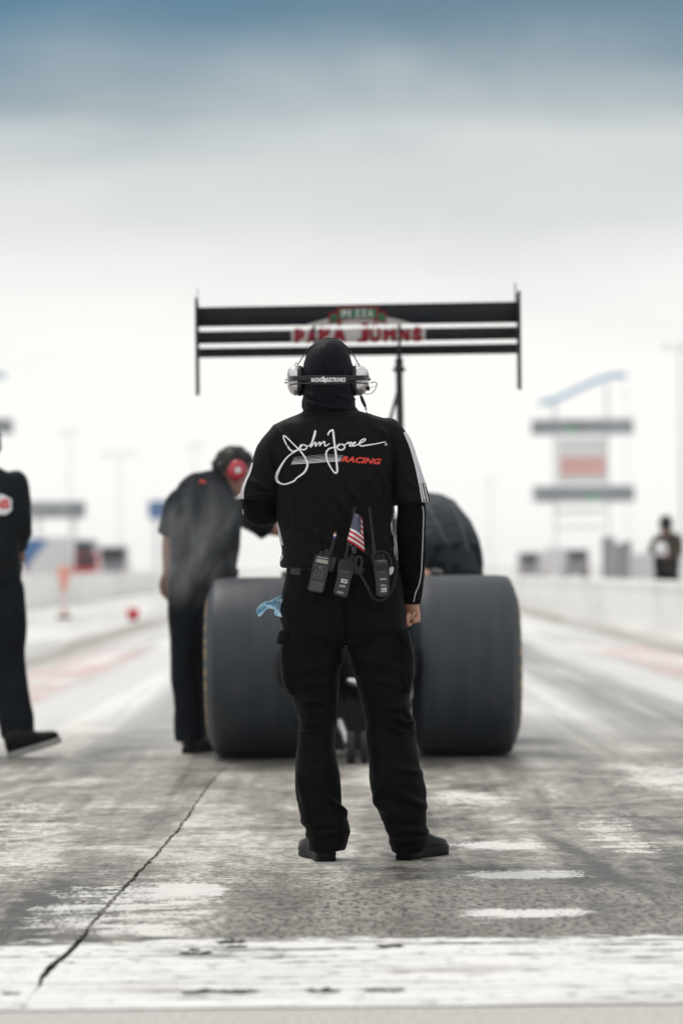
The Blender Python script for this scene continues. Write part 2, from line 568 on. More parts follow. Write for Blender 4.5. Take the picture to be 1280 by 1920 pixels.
def patch_on(name, bvh, quad, mat, parent, off=0.004, nu=10, nv=6):
    """raised panel (pocket flap, badge) over the surface seen inside a quad of photo pixels TL TR BR BL"""
    vs, fs = [], []
    for lay, o in ((0, off), (1, -0.004)):
        for j in range(nv + 1):
            for i in range(nu + 1):
                u, w = i / nu, j / nv
                x = (quad[0][0] * (1 - u) + quad[1][0] * u) * (1 - w) + (quad[3][0] * (1 - u) + quad[2][0] * u) * w
                y = (quad[0][1] * (1 - u) + quad[1][1] * u) * (1 - w) + (quad[3][1] * (1 - u) + quad[2][1] * u) * w
                p, n = hit(bvh, x, y, o)
                if p is None: return None
                vs.append(p)
    W = nu + 1; N = W * (nv + 1)
    for j in range(nv):
        for i in range(nu):
            a = j * W + i
            fs.append((a, a + 1, a + W + 1, a + W)); fs.append((N + a, N + a + W, N + a + W + 1, N + a + 1))
    rim = [i for i in range(W)] + [j * W + nu for j in range(1, nv + 1)] + [nv * W + i for i in range(nu - 1, -1, -1)] + [j * W for j in range(nv - 1, 0, -1)]
    for i in range(len(rim)):
        a, b = rim[i], rim[(i + 1) % len(rim)]
        fs.append((a, b, N + b, N + a))
    return MB().add(vs, fs).build(name, mat, parent, True, 50)

# ================================================================== THE SETTING
# ------------------------------------------------------------------ ground and track
crack_px = [(64, 1862), (75, 1850), (79, 1836), (100, 1811), (122, 1795), (140, 1777), (150, 1764), (175, 1730), (200, 1700), (225, 1672), (250, 1649),
            (275, 1620), (300, 1594), (330, 1560), (350, 1534), (365, 1510), (390, 1473), (410, 1450), (430, 1434), (442, 1424)]
crack = [G(*p) for p in crack_px]
def crack_x(y):
    if y <= crack[0].y: return crack[0].x
    for a, b in zip(crack, crack[1:]):
        if y <= b.y: return a.x + (b.x - a.x) * (y - a.y) / (b.y - a.y)
    return crack[-1].x
y0c, y1c = crack[0].y, crack[-1].y
def crack_w(y):
    t = (y - y0c) / (y1c - y0c)
    if t <= 0 or t >= 1: return 0.0
    w = 0.0078 * min(1, t / 0.04) * (1 - t) ** 0.35
    if y < 7.75: w *= 0.75 + 1.1 * abs(noise.noise((y * 7, 1.7, 0)))
    return w

M_track = bpy.data.materials.new('drag_strip_concrete'); M_track.use_nodes = True
nt = M_track.node_tree; b = nt.nodes['Principled BSDF']
vec, X, Y, Z = coords(nt)
warp = tex(nt, comb(nt, X * 1.6, Y * 0.5, 0.0), 1.0, 3, 0.6)
streak = tex(nt, comb(nt, X * 5.5, Y * 0.16, 3.0), 1.0, 5, 0.6, 0.4)         # rubber laid along the lane
streak2 = tex(nt, comb(nt, X * 1.3, Y * 0.07, 9.0), 1.0, 3, 0.5, 0.5)
patchy = tex(nt, comb(nt, X * 0.9, Y * 0.55, 5.0), 1.0, 6, 0.62, 0.8)
tine = tex(nt, comb(nt, X * 2.2, Y * 46.0, 1.0), 1.0, 3, 0.6, 0.2)           # broom lines across the lane
tine2 = tex(nt, comb(nt, X * 7.0, Y * 15.0, 4.0), 1.0, 5, 0.7, 0.3)
grit = tex(nt, comb(nt, X * 70.0, Y * 26.0, 0.0), 1.0, 3, 0.7)
speck = tex(nt, comb(nt, X * 44.0, Y * 22.0, 8.0), 1.0, 4, 0.75)
far = Y.step(14.0, 30.0)
blotch = tex(nt, comb(nt, X * 1.7, Y * 0.9, 31.0), 1.0, 5, 0.65, 1.2)
rub = (streak * 0.85 + streak2 * 0.35 + patchy * 0.5 + blotch * 0.75) * 0.408 + 0.012 + (patchy + blotch - 1.0) * 0.22                    # about 0.5 in the mean
mott = tex(nt, comb(nt, X * 17.0, Y * 7.0, 21.0), 1.0, 5, 0.7, 0.4)
rub = rub + (tine - 0.5) * 0.26 * Y.step(18.0, 8.0) + (tine2 - 0.5) * 0.30 * Y.step(20.0, 9.0) + (mott - 0.5) * 0.34 * Y.step(22.0, 10.0)
rubber = rub.step(0.60, 0.40)                                                 # 1 = blackened
conc_dark, conc_mid, conc_light = (0.060, 0.053, 0.045), (0.285, 0.264, 0.230), (0.66, 0.63, 0.58)
c = mixc(nt, rub.step(0.36, 0.53), conc_dark, conc_mid)
c = mixc(nt, rub.step(0.50, 0.68), c, conc_light)
# beyond the car the concrete is less rubbered and lightened in place of haze, two dark grooves lead away
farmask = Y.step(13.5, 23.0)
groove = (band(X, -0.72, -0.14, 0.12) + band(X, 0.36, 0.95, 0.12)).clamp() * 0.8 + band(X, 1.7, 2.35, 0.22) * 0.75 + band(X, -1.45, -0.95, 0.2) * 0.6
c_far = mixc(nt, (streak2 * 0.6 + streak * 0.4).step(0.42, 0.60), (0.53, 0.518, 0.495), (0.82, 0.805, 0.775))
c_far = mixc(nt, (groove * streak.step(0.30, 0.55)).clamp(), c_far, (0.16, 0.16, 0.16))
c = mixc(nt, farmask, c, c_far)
scrub_shade = (band(X, -0.70, -0.16, 0.07) + band(X, 0.38, 0.92, 0.07)).clamp() * band(Y, 14.6, 17.0, 0.7) * streak.step(0.2, 0.5)  # tyre rubber plus painted contact shade under the slicks
c = mixc(nt, scrub_shade * 0.6, c, (0.07, 0.066, 0.06))
# lane edge lines, pink worn paint outside them, dark strips near the walls
edge = (band(X, 2.45 - 0.0, 2.85, 0.05) + band(X, -2.25, -1.8, 0.05)) * Y.step(17.0, 22.0) * patchy.step(0.30, 0.5)
c = mixc(nt, edge.clamp(), c, (0.66, 0.65, 0.63))
pink = (band(X, 2.95, 3.7, 0.1) + band(X, -3.1, -2.35, 0.1)) * band(Y, 21, 37, 2.0) * patchy.step(0.36, 0.56)
c = mixc(nt, pink.clamp() * 0.8, c, (0.60, 0.40, 0.40))
gut = (band(X, 3.75, 4.3, 0.15) * 0.85 + band(X, -3.9, -3.2, 0.2) * 0.8) * Y.step(24, 32) * streak2.step(0.3, 0.5)
c = mixc(nt, gut.clamp(), c, (0.24, 0.205, 0.175))
# speckled pits of the near concrete
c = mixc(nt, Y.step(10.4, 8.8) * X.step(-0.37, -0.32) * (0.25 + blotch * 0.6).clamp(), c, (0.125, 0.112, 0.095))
near = Y.step(11.5, 8.6) * patchy.step(0.30, 0.55)
c = mixc(nt, (speck.step(0.47, 0.60) * near * 0.95).clamp(), c, (0.028, 0.027, 0.026))
c = mixc(nt, (speck.step(0.40, 0.28) * near * 0.3).clamp(), c, (0.45, 0.43, 0.40))
# worn white paint patches
blot = tex(nt, comb(nt, X * 2.6, Y * 6.5, 12.0), 1.0, 5, 0.62, 0.6)
def worn(x0, x1, ya, yb, sx, sy, thr):
    """old white paint: ragged lens of paint broken up by broom lines and grit"""
    global c
    m = band(X + (warp - 0.5) * 0.5, x0, x1, sx) * band(Y + (warp - 0.5) * 0.30, ya, yb, sy)
    k = (m * 0.50 + blot * 0.62 + tine * 0.30 + tine2 * 0.30 + (grit - 0.5) * 0.40 + (mott - 0.5) * 0.35 - 0.08).step(thr, thr + 0.13) * m.step(0.02, 0.3)
    c = mixc(nt, k * (0.70 + grit * 0.4).clamp(), c, (0.72, 0.70, 0.67))
worn(-0.84, -0.36, 8.12, 8.52, 0.16, 0.16, 0.86)
worn(-0.66, -0.36, 9.05, 9.58, 0.12, 0.12, 0.86)
worn(-1.0, -0.345, 8.1, 9.6, 0.14, 0.25, 0.96)
worn(-0.60, -0.345, 9.6, 11.4, 0.09, 0.4, 1.07)
def lens(xc, yc, rx, ry, thr):
    """hand-rolled paint dab: long lens with ragged ends, scrubbed by tyres"""
    global c
    dx = (X + (warp - 0.5) * 0.25 - xc) / rx; dy = (Y + (warp - 0.5) * 0.12 - yc) / ry
    m = (1.0 - (dx * dx * dx * dx * 0.6 + dx * dx * 0.4) - dy * dy).max(-1.0)
    k = (m * 0.42 + blot * 0.5 + tine * 0.5 + tine2 * 0.35 + (grit - 0.5) * 0.55 + (mott - 0.5) * 0.5 - 0.20).step(thr, thr + 0.20)
    c = mixc(nt, k * m.step(-0.5, 0.1) * (0.70 + grit * 0.5).clamp(), c, (0.74, 0.72, 0.69))
lens(0.52, 8.61, 0.24, 0.16, 0.62)
lens(0.57, 9.68, 0.25, 0.20, 0.66)
lens(0.56, 10.70, 0.22, 0.20, 0.60)
lens(0.53, 12.9, 0.22, 0.7, 0.70)
worn(1.15, 1.9, 12.8, 15.4, 0.3, 0.7, 0.94)
worn(0.75, 1.25, 10.0, 12.4, 0.25, 0.6, 0.99)
worn(0.35, 0.72, 12.3, 13.8, 0.14, 0.4, 1.08)
worn(-2.2, -0.9, 9.3, 13.5, 0.4, 1.0, 1.0)
# thin saw cuts across the lane
for yy, k in ((G(900, 1628).y, 0.7), (G(900, 1700).y, 0.55)):
    ln = (Y + (warp - 0.5) * 0.03 + X * 0.004 - yy).abs().step(0.011, 0.004) * tex(nt, comb(nt, X * 3.0, 0.0, yy), 1.0, 3).step(0.35, 0.5)
    c = mixc(nt, ln * k, c, (0.03, 0.028, 0.026))
# skid marks turning off to the right
sk = (X - 0.84 - (Y - 10.0) * -0.09 + (warp - 0.5) * 0.05).abs().step(0.035, 0.01) * band(Y, 8.9, 11.2, 0.3)
c = mixc(nt, sk * 0.6, c, (0.06, 0.057, 0.054))
# the apron below the start line is cleaner
apr = Y.step(6.86, 6.80)
c = mixc(nt, apr, c, mixc(nt, grit.step(0.35, 0.65), (0.42, 0.40, 0.37), (0.56, 0.54, 0.51)))
# dirt along the joint
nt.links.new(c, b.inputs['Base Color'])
rg = (0.62 + (tine2 - 0.5) * 0.35) - rubber * 0.12
nt.links.new(rg.o, b.inputs['Roughness'])
b.inputs['Specular IOR Level'].default_value = 0.45
bn = nt.nodes.new('ShaderNodeBump'); bn.inputs['Strength'].default_value = 0.55; bn.inputs['Distance'].default_value = 0.004
hh = tine * 0.6 + grit * 0.5 + tine2 * 0.6
nt.links.new(hh.o, bn.inputs['Height']); nt.links.new(bn.outputs[0], b.inputs['Normal'])

ys = [-6.0, 0.0, 4.0] + [y0c - 0.02] + [y0c + (y1c - y0c) * i / 420 for i in range(421)] + [y1c + 0.05, 20, 40, 80, 160, 320, 620]
vs, fs = [], []
for y in ys:
    w = crack_w(y); x = crack_x(y)
    jl = noise.noise((y * 16, 0.3, 0)) * 0.8 * w + noise.noise((y * 60, 2.3, 0)) * 0.9 * w
    jr = noise.noise((y * 15, 8.3, 0)) * 0.8 * w + noise.noise((y * 55, 5.3, 0)) * 0.9 * w
    off = noise.noise((y * 3.1, 4.1, 0)) * 0.008 + noise.noise((y * 13, 6.1, 0)) * 0.003 if y0c < y < y1c else 0
    xl, xr = x + off - w + jl, x + off + w + jr
    vs += [(-70, y, 0), (xl, y, 0), (xl, y, -0.04), (xr, y, -0.04), (xr, y, 0), (70, y, 0)]
for i in range(len(ys) - 1):
    a, e = 6 * i, 6 * i + 6
    fs += [(a + 4, a + 5, e + 5, e + 4), (a, a + 1, e + 1, e)]
    fs += [(a + 1, a + 2, e + 2, e + 1), (a + 3, a + 4, e + 4, e + 3)]
track = MB(); track.add(vs, fs)
me = bpy.data.meshes.new('track'); me.from_pydata(track.v, [], track.f)
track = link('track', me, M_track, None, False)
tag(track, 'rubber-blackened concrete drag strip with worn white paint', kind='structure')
fl = MB(); n = len(ys)
fl.add([(crack_x(y) + s_ * 0.04, y, -0.036) for y in ys[3:-7] for s_ in (-1, 1)], [(2 * i, 2 * i + 1, 2 * i + 3, 2 * i + 2) for i in range(len(ys) - 11)])
fl.build('joint_filler', pmat('black_tar', (0.008, 0.008, 0.008), 0.7), track, False)

M_dirt = pmat('haze_pale_ground', (0.55, 0.52, 0.48), 0.9, var=0.2, vscale=0.05)  # ground colour brightened to stand in for distant haze
gm = MB(); gm.add([(-3000, -120, -0.06), (3000, -120, -0.06), (3000, 3500, -0.06), (-3000, 3500, -0.06)], [(0, 1, 2, 3)])
tag(gm.build('ground', M_dirt, None, False), 'pale open ground beyond the strip', kind='structure')

# the broad white start line: a sheet of old paint lying on the concrete, worn through in places
M_line = bpy.data.materials.new('worn_white_line_paint'); M_line.use_nodes = True
nt = M_line.node_tree; b = nt.nodes['Principled BSDF']
vec, X, Y, Z = coords(nt)
g1 = tex(nt, comb(nt, X * 1.8, Y * 20.0, 1.0), 1.0, 4, 0.65, 0.2)
g2 = tex(nt, comb(nt, X * 14.0, Y * 24.0, 2.0), 1.0, 5, 0.7)
g3 = tex(nt, comb(nt, X * 0.8, Y * 6.0, 5.0), 1.0, 3, 0.6)
cc = mixc(nt, g1.step(0.46, 0.64), (0.80, 0.795, 0.78), (0.52, 0.50, 0.475))
cc = mixc(nt, g2.step(0.54, 0.66), cc, (0.30, 0.28, 0.26))
cc = mixc(nt, g3.step(0.62, 0.70) * 0.6, cc, (0.36, 0.32, 0.28))
nt.links.new(cc, b.inputs['Base Color']); b.inputs['Roughness'].default_value = 0.6
L0, L1 = G(640, 1890).y, G(640, 1764).y
g4 = tex(nt, comb(nt, X * 3.2, Y * 5.0, 14.0), 1.0, 4, 0.6)
edge_d = (Y - L1 + 0.02 + (g1 - 0.5) * 0.30 + (g2 - 0.5) * 0.26 + (g4 - 0.5) * 0.42).step(0.0, 0.03)
holes = (g1 * 0.6 + g2 * 0.4 + (1.0 - (Y - L1 + 0.22).abs() * 3.0).max(0.0) * 0.05).step(0.585, 0.615)
hole = edge_d.max(holes)
tr = nt.nodes.new('ShaderNodeBsdfTransparent'); mx = nt.nodes.new('ShaderNodeMixShader'); out = nt.nodes['Material Output']
nt.links.new(hole.o, mx.inputs[0]); nt.links.new(b.outputs[0], mx.inputs[1]); nt.links.new(tr.outputs[0], mx.inputs[2]); nt.links.new(mx.outputs[0], out.inputs[0])
lm = MB()
def line_sheet(mb, x0, x1, side):
    nx, ny = 60, 40; W = ny + 1; vs = []
    for i in range(nx + 1):
        for j in range(ny + 1):
            yy = L0 + (L1 + 0.22 - L0) * j / ny
            e = crack_x(yy) + side * (crack_w(yy) * 1.15 + 0.001) + 0.004 * noise.noise((yy * 9, side, 0))
            a, b_ = (e, x1) if side > 0 else (x0, e)
            vs.append((a + (b_ - a) * (i / nx), yy, 0.003))
    mb.add(vs, [(i * W + j, (i + 1) * W + j, (i + 1) * W + j + 1, i * W + j + 1) for i in range(nx) for j in range(ny)])
line_sheet(lm, 0, 40, 1); line_sheet(lm, -40, 0, -1)
tag(lm.build('start_line', M_line, None, False), 'broad worn white start line across the foreground concrete', kind='structure')
# black scuffs burnt into the paint
M_scuff = pmat('black_rubber_scuff', (0.016, 0.016, 0.018), 0.6, var=0.3, vscale=30)
sc = MB()
def scuff(poly):
    sc.add([V((p.x, p.y, 0.0055)) for p in (G(*q) for q in poly)], [tuple(range(len(poly)))])
def ragged(x0, x1, yc, h, seed):
    rnd = random.Random(seed); n = 34; top, bot = [], []; h *= 1.5
    for i in range(n + 1):
        t = i / n; e = min(1, 5 * t, 5 * (1 - t)) * (0.65 + 0.6 * noise.noise((t * 7, seed, 0.3)))
        x = x0 + (x1 - x0) * t; m = noise.noise((t * 4, seed, 4)) * h * 0.5
        top.append((x, yc + m - h * e * (0.35 + 0.5 * rnd.random()))); bot.append((x, yc + m + h * e * (0.35 + 0.5 * rnd.random())))
    for i in range(n): scuff([top[i], top[i + 1], bot[i + 1], bot[i]])
for a in ((335, 492, 1863, 5, 1), (568, 640, 1861, 5, 2), (676, 764, 1860, 3, 3), (405, 464, 1769, 5, 4), (425, 466, 1778, 3, 5), (0, 40, 1866, 3, 6),
          (335, 400, 1791, 4, 7), (352, 378, 1784, 2, 8), (700, 760, 1777, 3, 9)): ragged(*a)
scuffs = sc.build('scuff_marks', M_scuff, None, False)
tag(scuffs, 'black rubber scuffs burnt into the white line', kind='structure')

# ------------------------------------------------------------------ guard walls
def guard_wall(name, label, path, h, face_dirs=0.14, seg_len=3.0):
    root = empty(name, path[0], label, 'wall')
    dist = 0
    pts = [V(p) for p in path]
    for a, c_ in zip(pts, pts[1:]):
        L = (c_ - a).length; n = max(1, int(L / seg_len)); u = (c_ - a).normalized(); s_ = V((u.y, -u.x, 0))
        for i in range(n):
            p = a + u * (L * i / n + 0.012); q = a + u * (L * (i + 1) / n - 0.012)
            pr = [(-0.13, 0), (-0.11, h - 0.14), (-0.13, h - 0.12), (-0.13, h - 0.015), (-0.115, h), (0.115, h), (0.13, h - 0.015), (0.13, h - 0.12), (0.11, h - 0.14), (0.13, 0)]
            mb = MB(); mb.prism([p + s_ * x + V((0, 0, z)) for x, z in pr], q - p)
            mb.build('barrier_section', M_conc if (i * 7) % 5 else M_concg, root, False)
    return root
wb = [G(1420, 1217), G(1280, 1193), G(1130, 1167), G(985, 1143)]
guard_wall('guard_wall', 'white painted concrete guard wall along the right lane edge', [(5.6, 25, 0)] + [(p.x + 0.13, p.y, 0) for p in wb] + [(4.45, 150, 0), (4.6, 300, 0)], 0.76)
guard_wall('guard_wall', 'low white concrete guard wall far off at the left lane', [(-8.2, 60, 0), (-8.6, 130, 0), (-8.9, 260, 0)], 0.92, seg_len=5.0)

# ------------------------------------------------------------------ score towers
def boxpx(mb, x0, y0, x1, y1, d, depth, dd=0.0, bev=0.0):
    a, c_ = P(x0, y0, d), P(x1, y1, d)
    mb.box(((a.x + c_.x) / 2, d + dd + depth / 2, (a.z + c_.z) / 2), (abs(c_.x - a.x), depth, abs(a.z - c_.z)), None, bev)
def score_tower(label, ox, d=290.0, digits=True):
    """two dark display bars on twin posts, white and red sign between, wavy blue arch on top; px positions of the right tower shifted by ox"""
    base = P(1090 + ox, 1065, d); base.z = -0.06
    root = empty('score_tower', base, label, 'score tower', 'score towers down the track')
    for x in (1040, 1138):
        mb = MB(); t = P(x + ox, 745 if x < 1100 else 718, d)
        mb.box((t.x, d + 1.2, (t.z - 0.06) / 2), (0.26, 0.26, t.z + 0.06), None, 0.03); mb.build('post', M_polef, root)
    for k, (y0, y1) in enumerate(((787, 813), (912, 940))):
        mb = MB(); boxpx(mb, 996 + ox + k * 3, y0, 1187 + ox + k * 2, y1, d, 0.8, 0.0, 0.06); bar = mb.build('display_bar', M_board, root)
        for j in range(5):
            mb = MB(); x = 1008 + ox + j * 36; boxpx(mb, x, y0 + 3, x + 30, y1 - 3, d, 0.05, -0.06); mb.build('panel', M_board, bar)
        if digits:
            for gx_ in ((1066, 1072) if k == 0 else (1106, 1112)):
                mb = MB(); boxpx(mb, gx_ + ox, y1 - 9, gx_ + 4 + ox, y1 - 2, d, 0.04, -0.12); mb.build('lit_digit', M_green, bar)
    mb = MB(); boxpx(mb, 1046 + ox, 822, 1138 + ox, 905, d, 0.3, 0.3); sg = mb.build('sign_panel', M_signw, root)
    mb = MB(); boxpx(mb, 1050 + ox, 858, 1134 + ox, 890, d, 0.04, 0.24); mb.build('red_stripe', M_signr, sg)
    mb = MB(); boxpx(mb, 1050 + ox, 838, 1134 + ox, 850, d, 0.04, 0.24); mb.build('grey_stripe', M_polef, sg)
    mb = MB()
    prof = [(1012, 755), (1030, 753), (1050, 745), (1080, 731), (1110, 717), (1135, 708), (1155, 704), (1172, 705)]
    ps = curve_pts([P(x + ox, y, d) for x, y in prof], 5)
    mb.limb(ps, [(0.9, 0.22)] * len(ps), hint=(0, 1, 0), seg=12, n=4, sub=1, rnd=False); mb.build('arch', M_arch, root)
    mb = MB(); boxpx(mb, 1046 + ox, 955, 1132 + ox, 962, d, 0.2, 1.1); boxpx(mb, 1046 + ox, 985, 1132 + ox, 990, d, 0.2, 1.1); mb.build('cross_brace', M_polef, root)
    return root
score_tower('score tower with dark bars and blue wavy arch right of the wing', 0)
score_tower('score tower cut off by the left frame edge above the walking man', -1163, digits=False)

# ------------------------------------------------------------------ light poles
def light_pole(label, x, ytop, d, lamps, w=0.09):
    t = P(x, ytop, d); base = V((t.x, d, -0.06))
    root = empty('light_pole', base, label, 'light pole', 'light poles along the strip')
    mb = MB(); mb.limb([base, (base + t) / 2, t], [w, w * 0.8, w * 0.55], seg=10, sub=1, rnd=False); mb.build('pole', M_polef, root)
    mb = MB(); mb.box(t + V((0, 0, -0.1)), (lamps * 0.75, 0.08, 0.06)); mb.build('crossarm', M_polef, root)
    for i in range(lamps):
        mb = MB(); mb.box(t + V(((i - (lamps - 1) / 2) * 0.75, -0.25, 0.15)), (0.34, 0.25, 0.28), Matrix.Rotation(R(25), 3, 'X'), 0.06); mb.build('floodlight', M_polef, root)
for a in (('thin light pole above the left billboard', 130, 812, 230, 2), ('light pole with wide lamp crossarm left of the leaning man', 224, 852, 240, 4),
          ('faint light pole just over the leaning man', 366, 836, 260, 2), ('tall light pole at the right frame edge above the far spectator', 1274, 652, 170, 3, 0.16),
          ('slim light pole right behind the score tower sign', 1172, 735, 300, 1, 0.07),
          ('faint slim pole right of the rear tyre against the sky', 918, 905, 250, 1)): light_pole(*a)

# ------------------------------------------------------------------ billboards
def billboard(label, x0, y0, x1, y1, d, mat, mat2, split):
    a, c_ = P(x0, y0, d), P(x1, y1, d)
    root = empty('billboard', V(((a.x + c_.x) / 2, d, -0.06)), label, 'billboard', 'billboards beyond the left wall')
    mb = MB(); boxpx(mb, x0, y0, x1, y1, d, 0.4, 0, 0.03); f_ = mb.build('board', mat, root)
    for s0, s1 in split:
        mb = MB(); boxpx(mb, x0 + (x1 - x0) * s0, y0 + 5, x0 + (x1 - x0) * s1, y1 - 5, d, 0.05, -0.06); mb.build('print_panel', mat2, f_)
    for t in (0.2, 0.8):
        x = a.x + (c_.x - a.x) * t; z = c_.z
        mb = MB(); mb.box((x, d + 0.6, (z - 0.06) / 2 + 0.3), (0.3, 0.3, z + 0.66)); mb.build('post', M_polef, root)
billboard('dark billboard with pale print beside the walking man', 50, 941, 160, 971, 200, M_board, M_pole, ((0.05, 0.38), (0.5, 0.72)))
billboard('plain blue billboard just left of the leaning man', 278, 939, 345, 972, 200, M_signb, M_signb, ((0.1, 0.9),))

# ------------------------------------------------------------------ parked vehicles beyond the walls
def van(name, label, x0, x1, ytop, d, mat, kind, depth=5.0, swoosh=None, group='vehicles parked beyond the walls'):
    """rear view of a boxy vehicle; kind 'trailer' or 'pickup' or 'van'"""
    a, c_ = P(x0, ytop, d), P(x1, ytop, d); w = c_.x - a.x; top = a.z; cx = (a.x + c_.x) / 2
    root = empty(name, V((cx, d, 0)), label, 'vehicle', group)
    body_z = 0.35
    mb = MB()
    if kind == 'trailer':
        mb.box((cx, d + depth / 2, (top + body_z) / 2), (w, depth, top - body_z), None, 0.08)
    else:
        prof = [(0, body_z), (0, top * 0.58), (0.25, top * 0.62), (0.7, top), (2.6, top), (3.3, top * 0.64), (depth, top * 0.55), (depth, body_z)]
        if kind == 'pickup': prof = [(0, body_z), (0, top * 0.6), (1.7, top * 0.6), (2.0, top), (3.3, top), (3.9, top * 0.62), (depth, top * 0.55), (depth, body_z)]
        mb.prism([V((a.x, d + y, z)) for y, z in prof], (w, 0, 0))
    bo = mb.build('body', mat, root, False)
    mb = MB()
    if kind == 'trailer': mb.box((cx, d - 0.02, top * 0.5), (w * 0.9, 0.04, top * 0.7)); mb.build('rear_door', mat, root)
    elif kind == 'van': mb.box((cx, d + 0.42, top * 0.81), (w * 0.8, 0.05, top * 0.28), Matrix.Rotation(R(-22), 3, 'X')); mb.build('rear_window', M_glass, root)
    else: mb.box((cx, d + 1.82, top * 0.82), (w * 0.8, 0.05, top * 0.28), Matrix.Rotation(R(-18), 3, 'X')); mb.build('rear_window', M_glass, root)
    if swoosh:
        mb = MB(); mb.prism([V((a.x + w * u, d - 0.06, top * z)) for u, z in ((0.0, 0.35), (0.55, 0.95), (0.0, 0.97))], (0, 0.012, 0)); mb.build('painted_swoosh', swoosh, root)
    for s_ in (-1, 1):
        for yy in (0.9, depth - 0.9):
            mb = MB(); m = Matrix.Translation((cx + s_ * (w / 2 - 0.12), d + yy, 0.36)) @ Matrix.Rotation(R(90), 4, 'Y')
            mb.lathe([(0.0, -0.11), (0.33, -0.11), (0.36, -0.06), (0.36, 0.06), (0.33, 0.11), (0.0, 0.11)], m, 20); mb.build('wheel', M_rubber2, root)
        mb = MB(); mb.box((cx + s_ * w * 0.42, d - 0.03, top * 0.42), (w * 0.1, 0.05, top * 0.1)); mb.build('tail_lamp', M_tail, root)
van('trailer', 'white trailer with slanted blue panel behind the walking man', 42, 132, 1008, 145, M_vanw, 'trailer', 9, M_signb)
van('van', 'dark van parked right of the white trailer', 137, 176, 1012, 130, M_vand, 'van')
van('pickup_truck', 'low red pickup in front of the dark van', 132, 176, 1037, 122, M_vanr, 'pickup')
van('pickup_truck', 'grey-black pickup right of the dark van', 180, 232, 1024, 140, M_vand, 'pickup')
van('van', 'dark van parked beyond the right wall near the score tower', 1062, 1104, 1030, 190, M_vand, 'van')
van('pickup_truck', 'dark pickup right behind the rear tyre far off', 975, 1022, 1036, 210, M_vand, 'pickup')
van('trailer', 'white trailer parked below the score tower', 1022, 1062, 1028, 200, M_vanw, 'trailer', 8)

# ------------------------------------------------------------------ crowd fence and cabinets beyond the right wall
def steel_fence(label, x0, x1, ytop, d):
    a, c_ = P(x0, ytop, d), P(x1, ytop, d)
    root = empty('crowd_fence', V(((a.x + c_.x) / 2, d, 0)), label, 'fence')
    n = 7
    for i in range(n):
        x = a.x + (c_.x - a.x) * i / (n - 1)
        mb = MB(); mb.box((x, d, a.z / 2), (0.07, 0.07, a.z)); mb.build('post', M_polef, root)
    for i in range(n - 1):
        x = a.x + (c_.x - a.x) * (i + 0.5) / (n - 1)
        mb = MB(); mb.box((x, d, a.z / 2 + 0.1), ((c_.x - a.x) / (n - 1) * 0.9, 0.03, a.z * 0.75)); mb.build('panel', M_vand, root)
steel_fence('dark panelled crowd fence left of the far spectator', 1184, 1226, 1036, 85)
def cabinet(label, x0, x1, ytop, d, mat):
    a, c_ = P(x0, ytop, d), P(x1, ytop, d)
    root = empty('equipment_cabinet', V(((a.x + c_.x) / 2, d, 0)), label, 'cabinet', 'cabinets behind the right wall')
    mb = MB(); mb.box(((a.x + c_.x) / 2, d, a.z / 2), (c_.x - a.x, 0.6, a.z), None, 0.02); mb.build('body', mat, root)
    mb = MB(); mb.box(((a.x + c_.x) / 2, d - 0.31, a.z * 0.55), ((c_.x - a.x) * 0.84, 0.03, a.z * 0.8), None, 0.008); mb.build('door', mat, root)
    mb = MB(); mb.box(((a.x + c_.x) / 2, d, a.z + 0.02), ((c_.x - a.x) * 1.1, 0.68, 0.04)); mb.build('lid', mat, root)
cabinet('tall pale equipment cabinet behind the right wall', 1128, 1150, 1010, 90, M_pole)
cabinet('narrow dark equipment cabinet beside the pale one', 1154, 1166, 1022, 90, M_vand)
cabinet('second pale cabinet next to the crowd fence', 1168, 1182, 1018, 92, M_pole)

# ------------------------------------------------------------------ small things on the strip
g = G(250, 1164)
root = empty('timing_block', g, 'small red foam block standing on the strip at left', 'foam block')
mb = MB(); mb.box(g + V((0, 0, 0.02)), (0.2, 0.2, 0.04), None, 0.01); mb.build('base', M_blackpl, root)
mb = MB(); mb.loft([(g + V((0, 0, 0.04)), V((0.085, 0, 0)), V((0, 0.085, 0))), (g + V((0, 0, 0.15)), V((0.125, 0, 0)), V((0, 0.1, 0))), (g + V((0, 0, 0.24)), V((0.11, 0, 0)), V((0, 0.09, 0)))], 20, 4, 3); mb.build('block', M_redblock, root)
g = G(121, 1160)
root = empty('delineator_post', g, 'tall orange delineator post standing left of the red block', 'delineator')
mb = MB(); mb.loft([(g + V((0, 0, z)), V((r_, 0, 0)), V((0, r_, 0))) for z, r_ in ((0, 0.17), (0.05, 0.17), (0.07, 0.06))], 20, 4, 1); mb.build('base', M_rubber2, root)
mb = MB(); mb.lathe([(0.0, 0.06), (0.05, 0.06), (0.05, 0.55), (0.06, 0.58), (0.06, 0.72), (0.09, 0.76), (0.12, 0.86), (0.13, 1.0), (0.11, 1.08), (0.04, 1.11), (0.0, 1.11)], Matrix.Translation(g), 20); po = mb.build('post', M_orange, root)
for z in (0.2, 0.4):
    mb = MB(); mb.lathe([(0.053, z), (0.054, z + 0.02), (0.054, z + 0.1), (0.053, z + 0.12)], Matrix.Translation(g), 20); mb.build('reflective_band', M_white, po)

# ================================================================== THE DRAGSTER
AX = 15.86                                   # distance of the rear axle
CX = 0.113                                   # centre line of the car
car = empty('dragster', V((CX, AX, 0)), 'black dragster seen from behind with huge rear slicks and tall rear wing', 'race car')

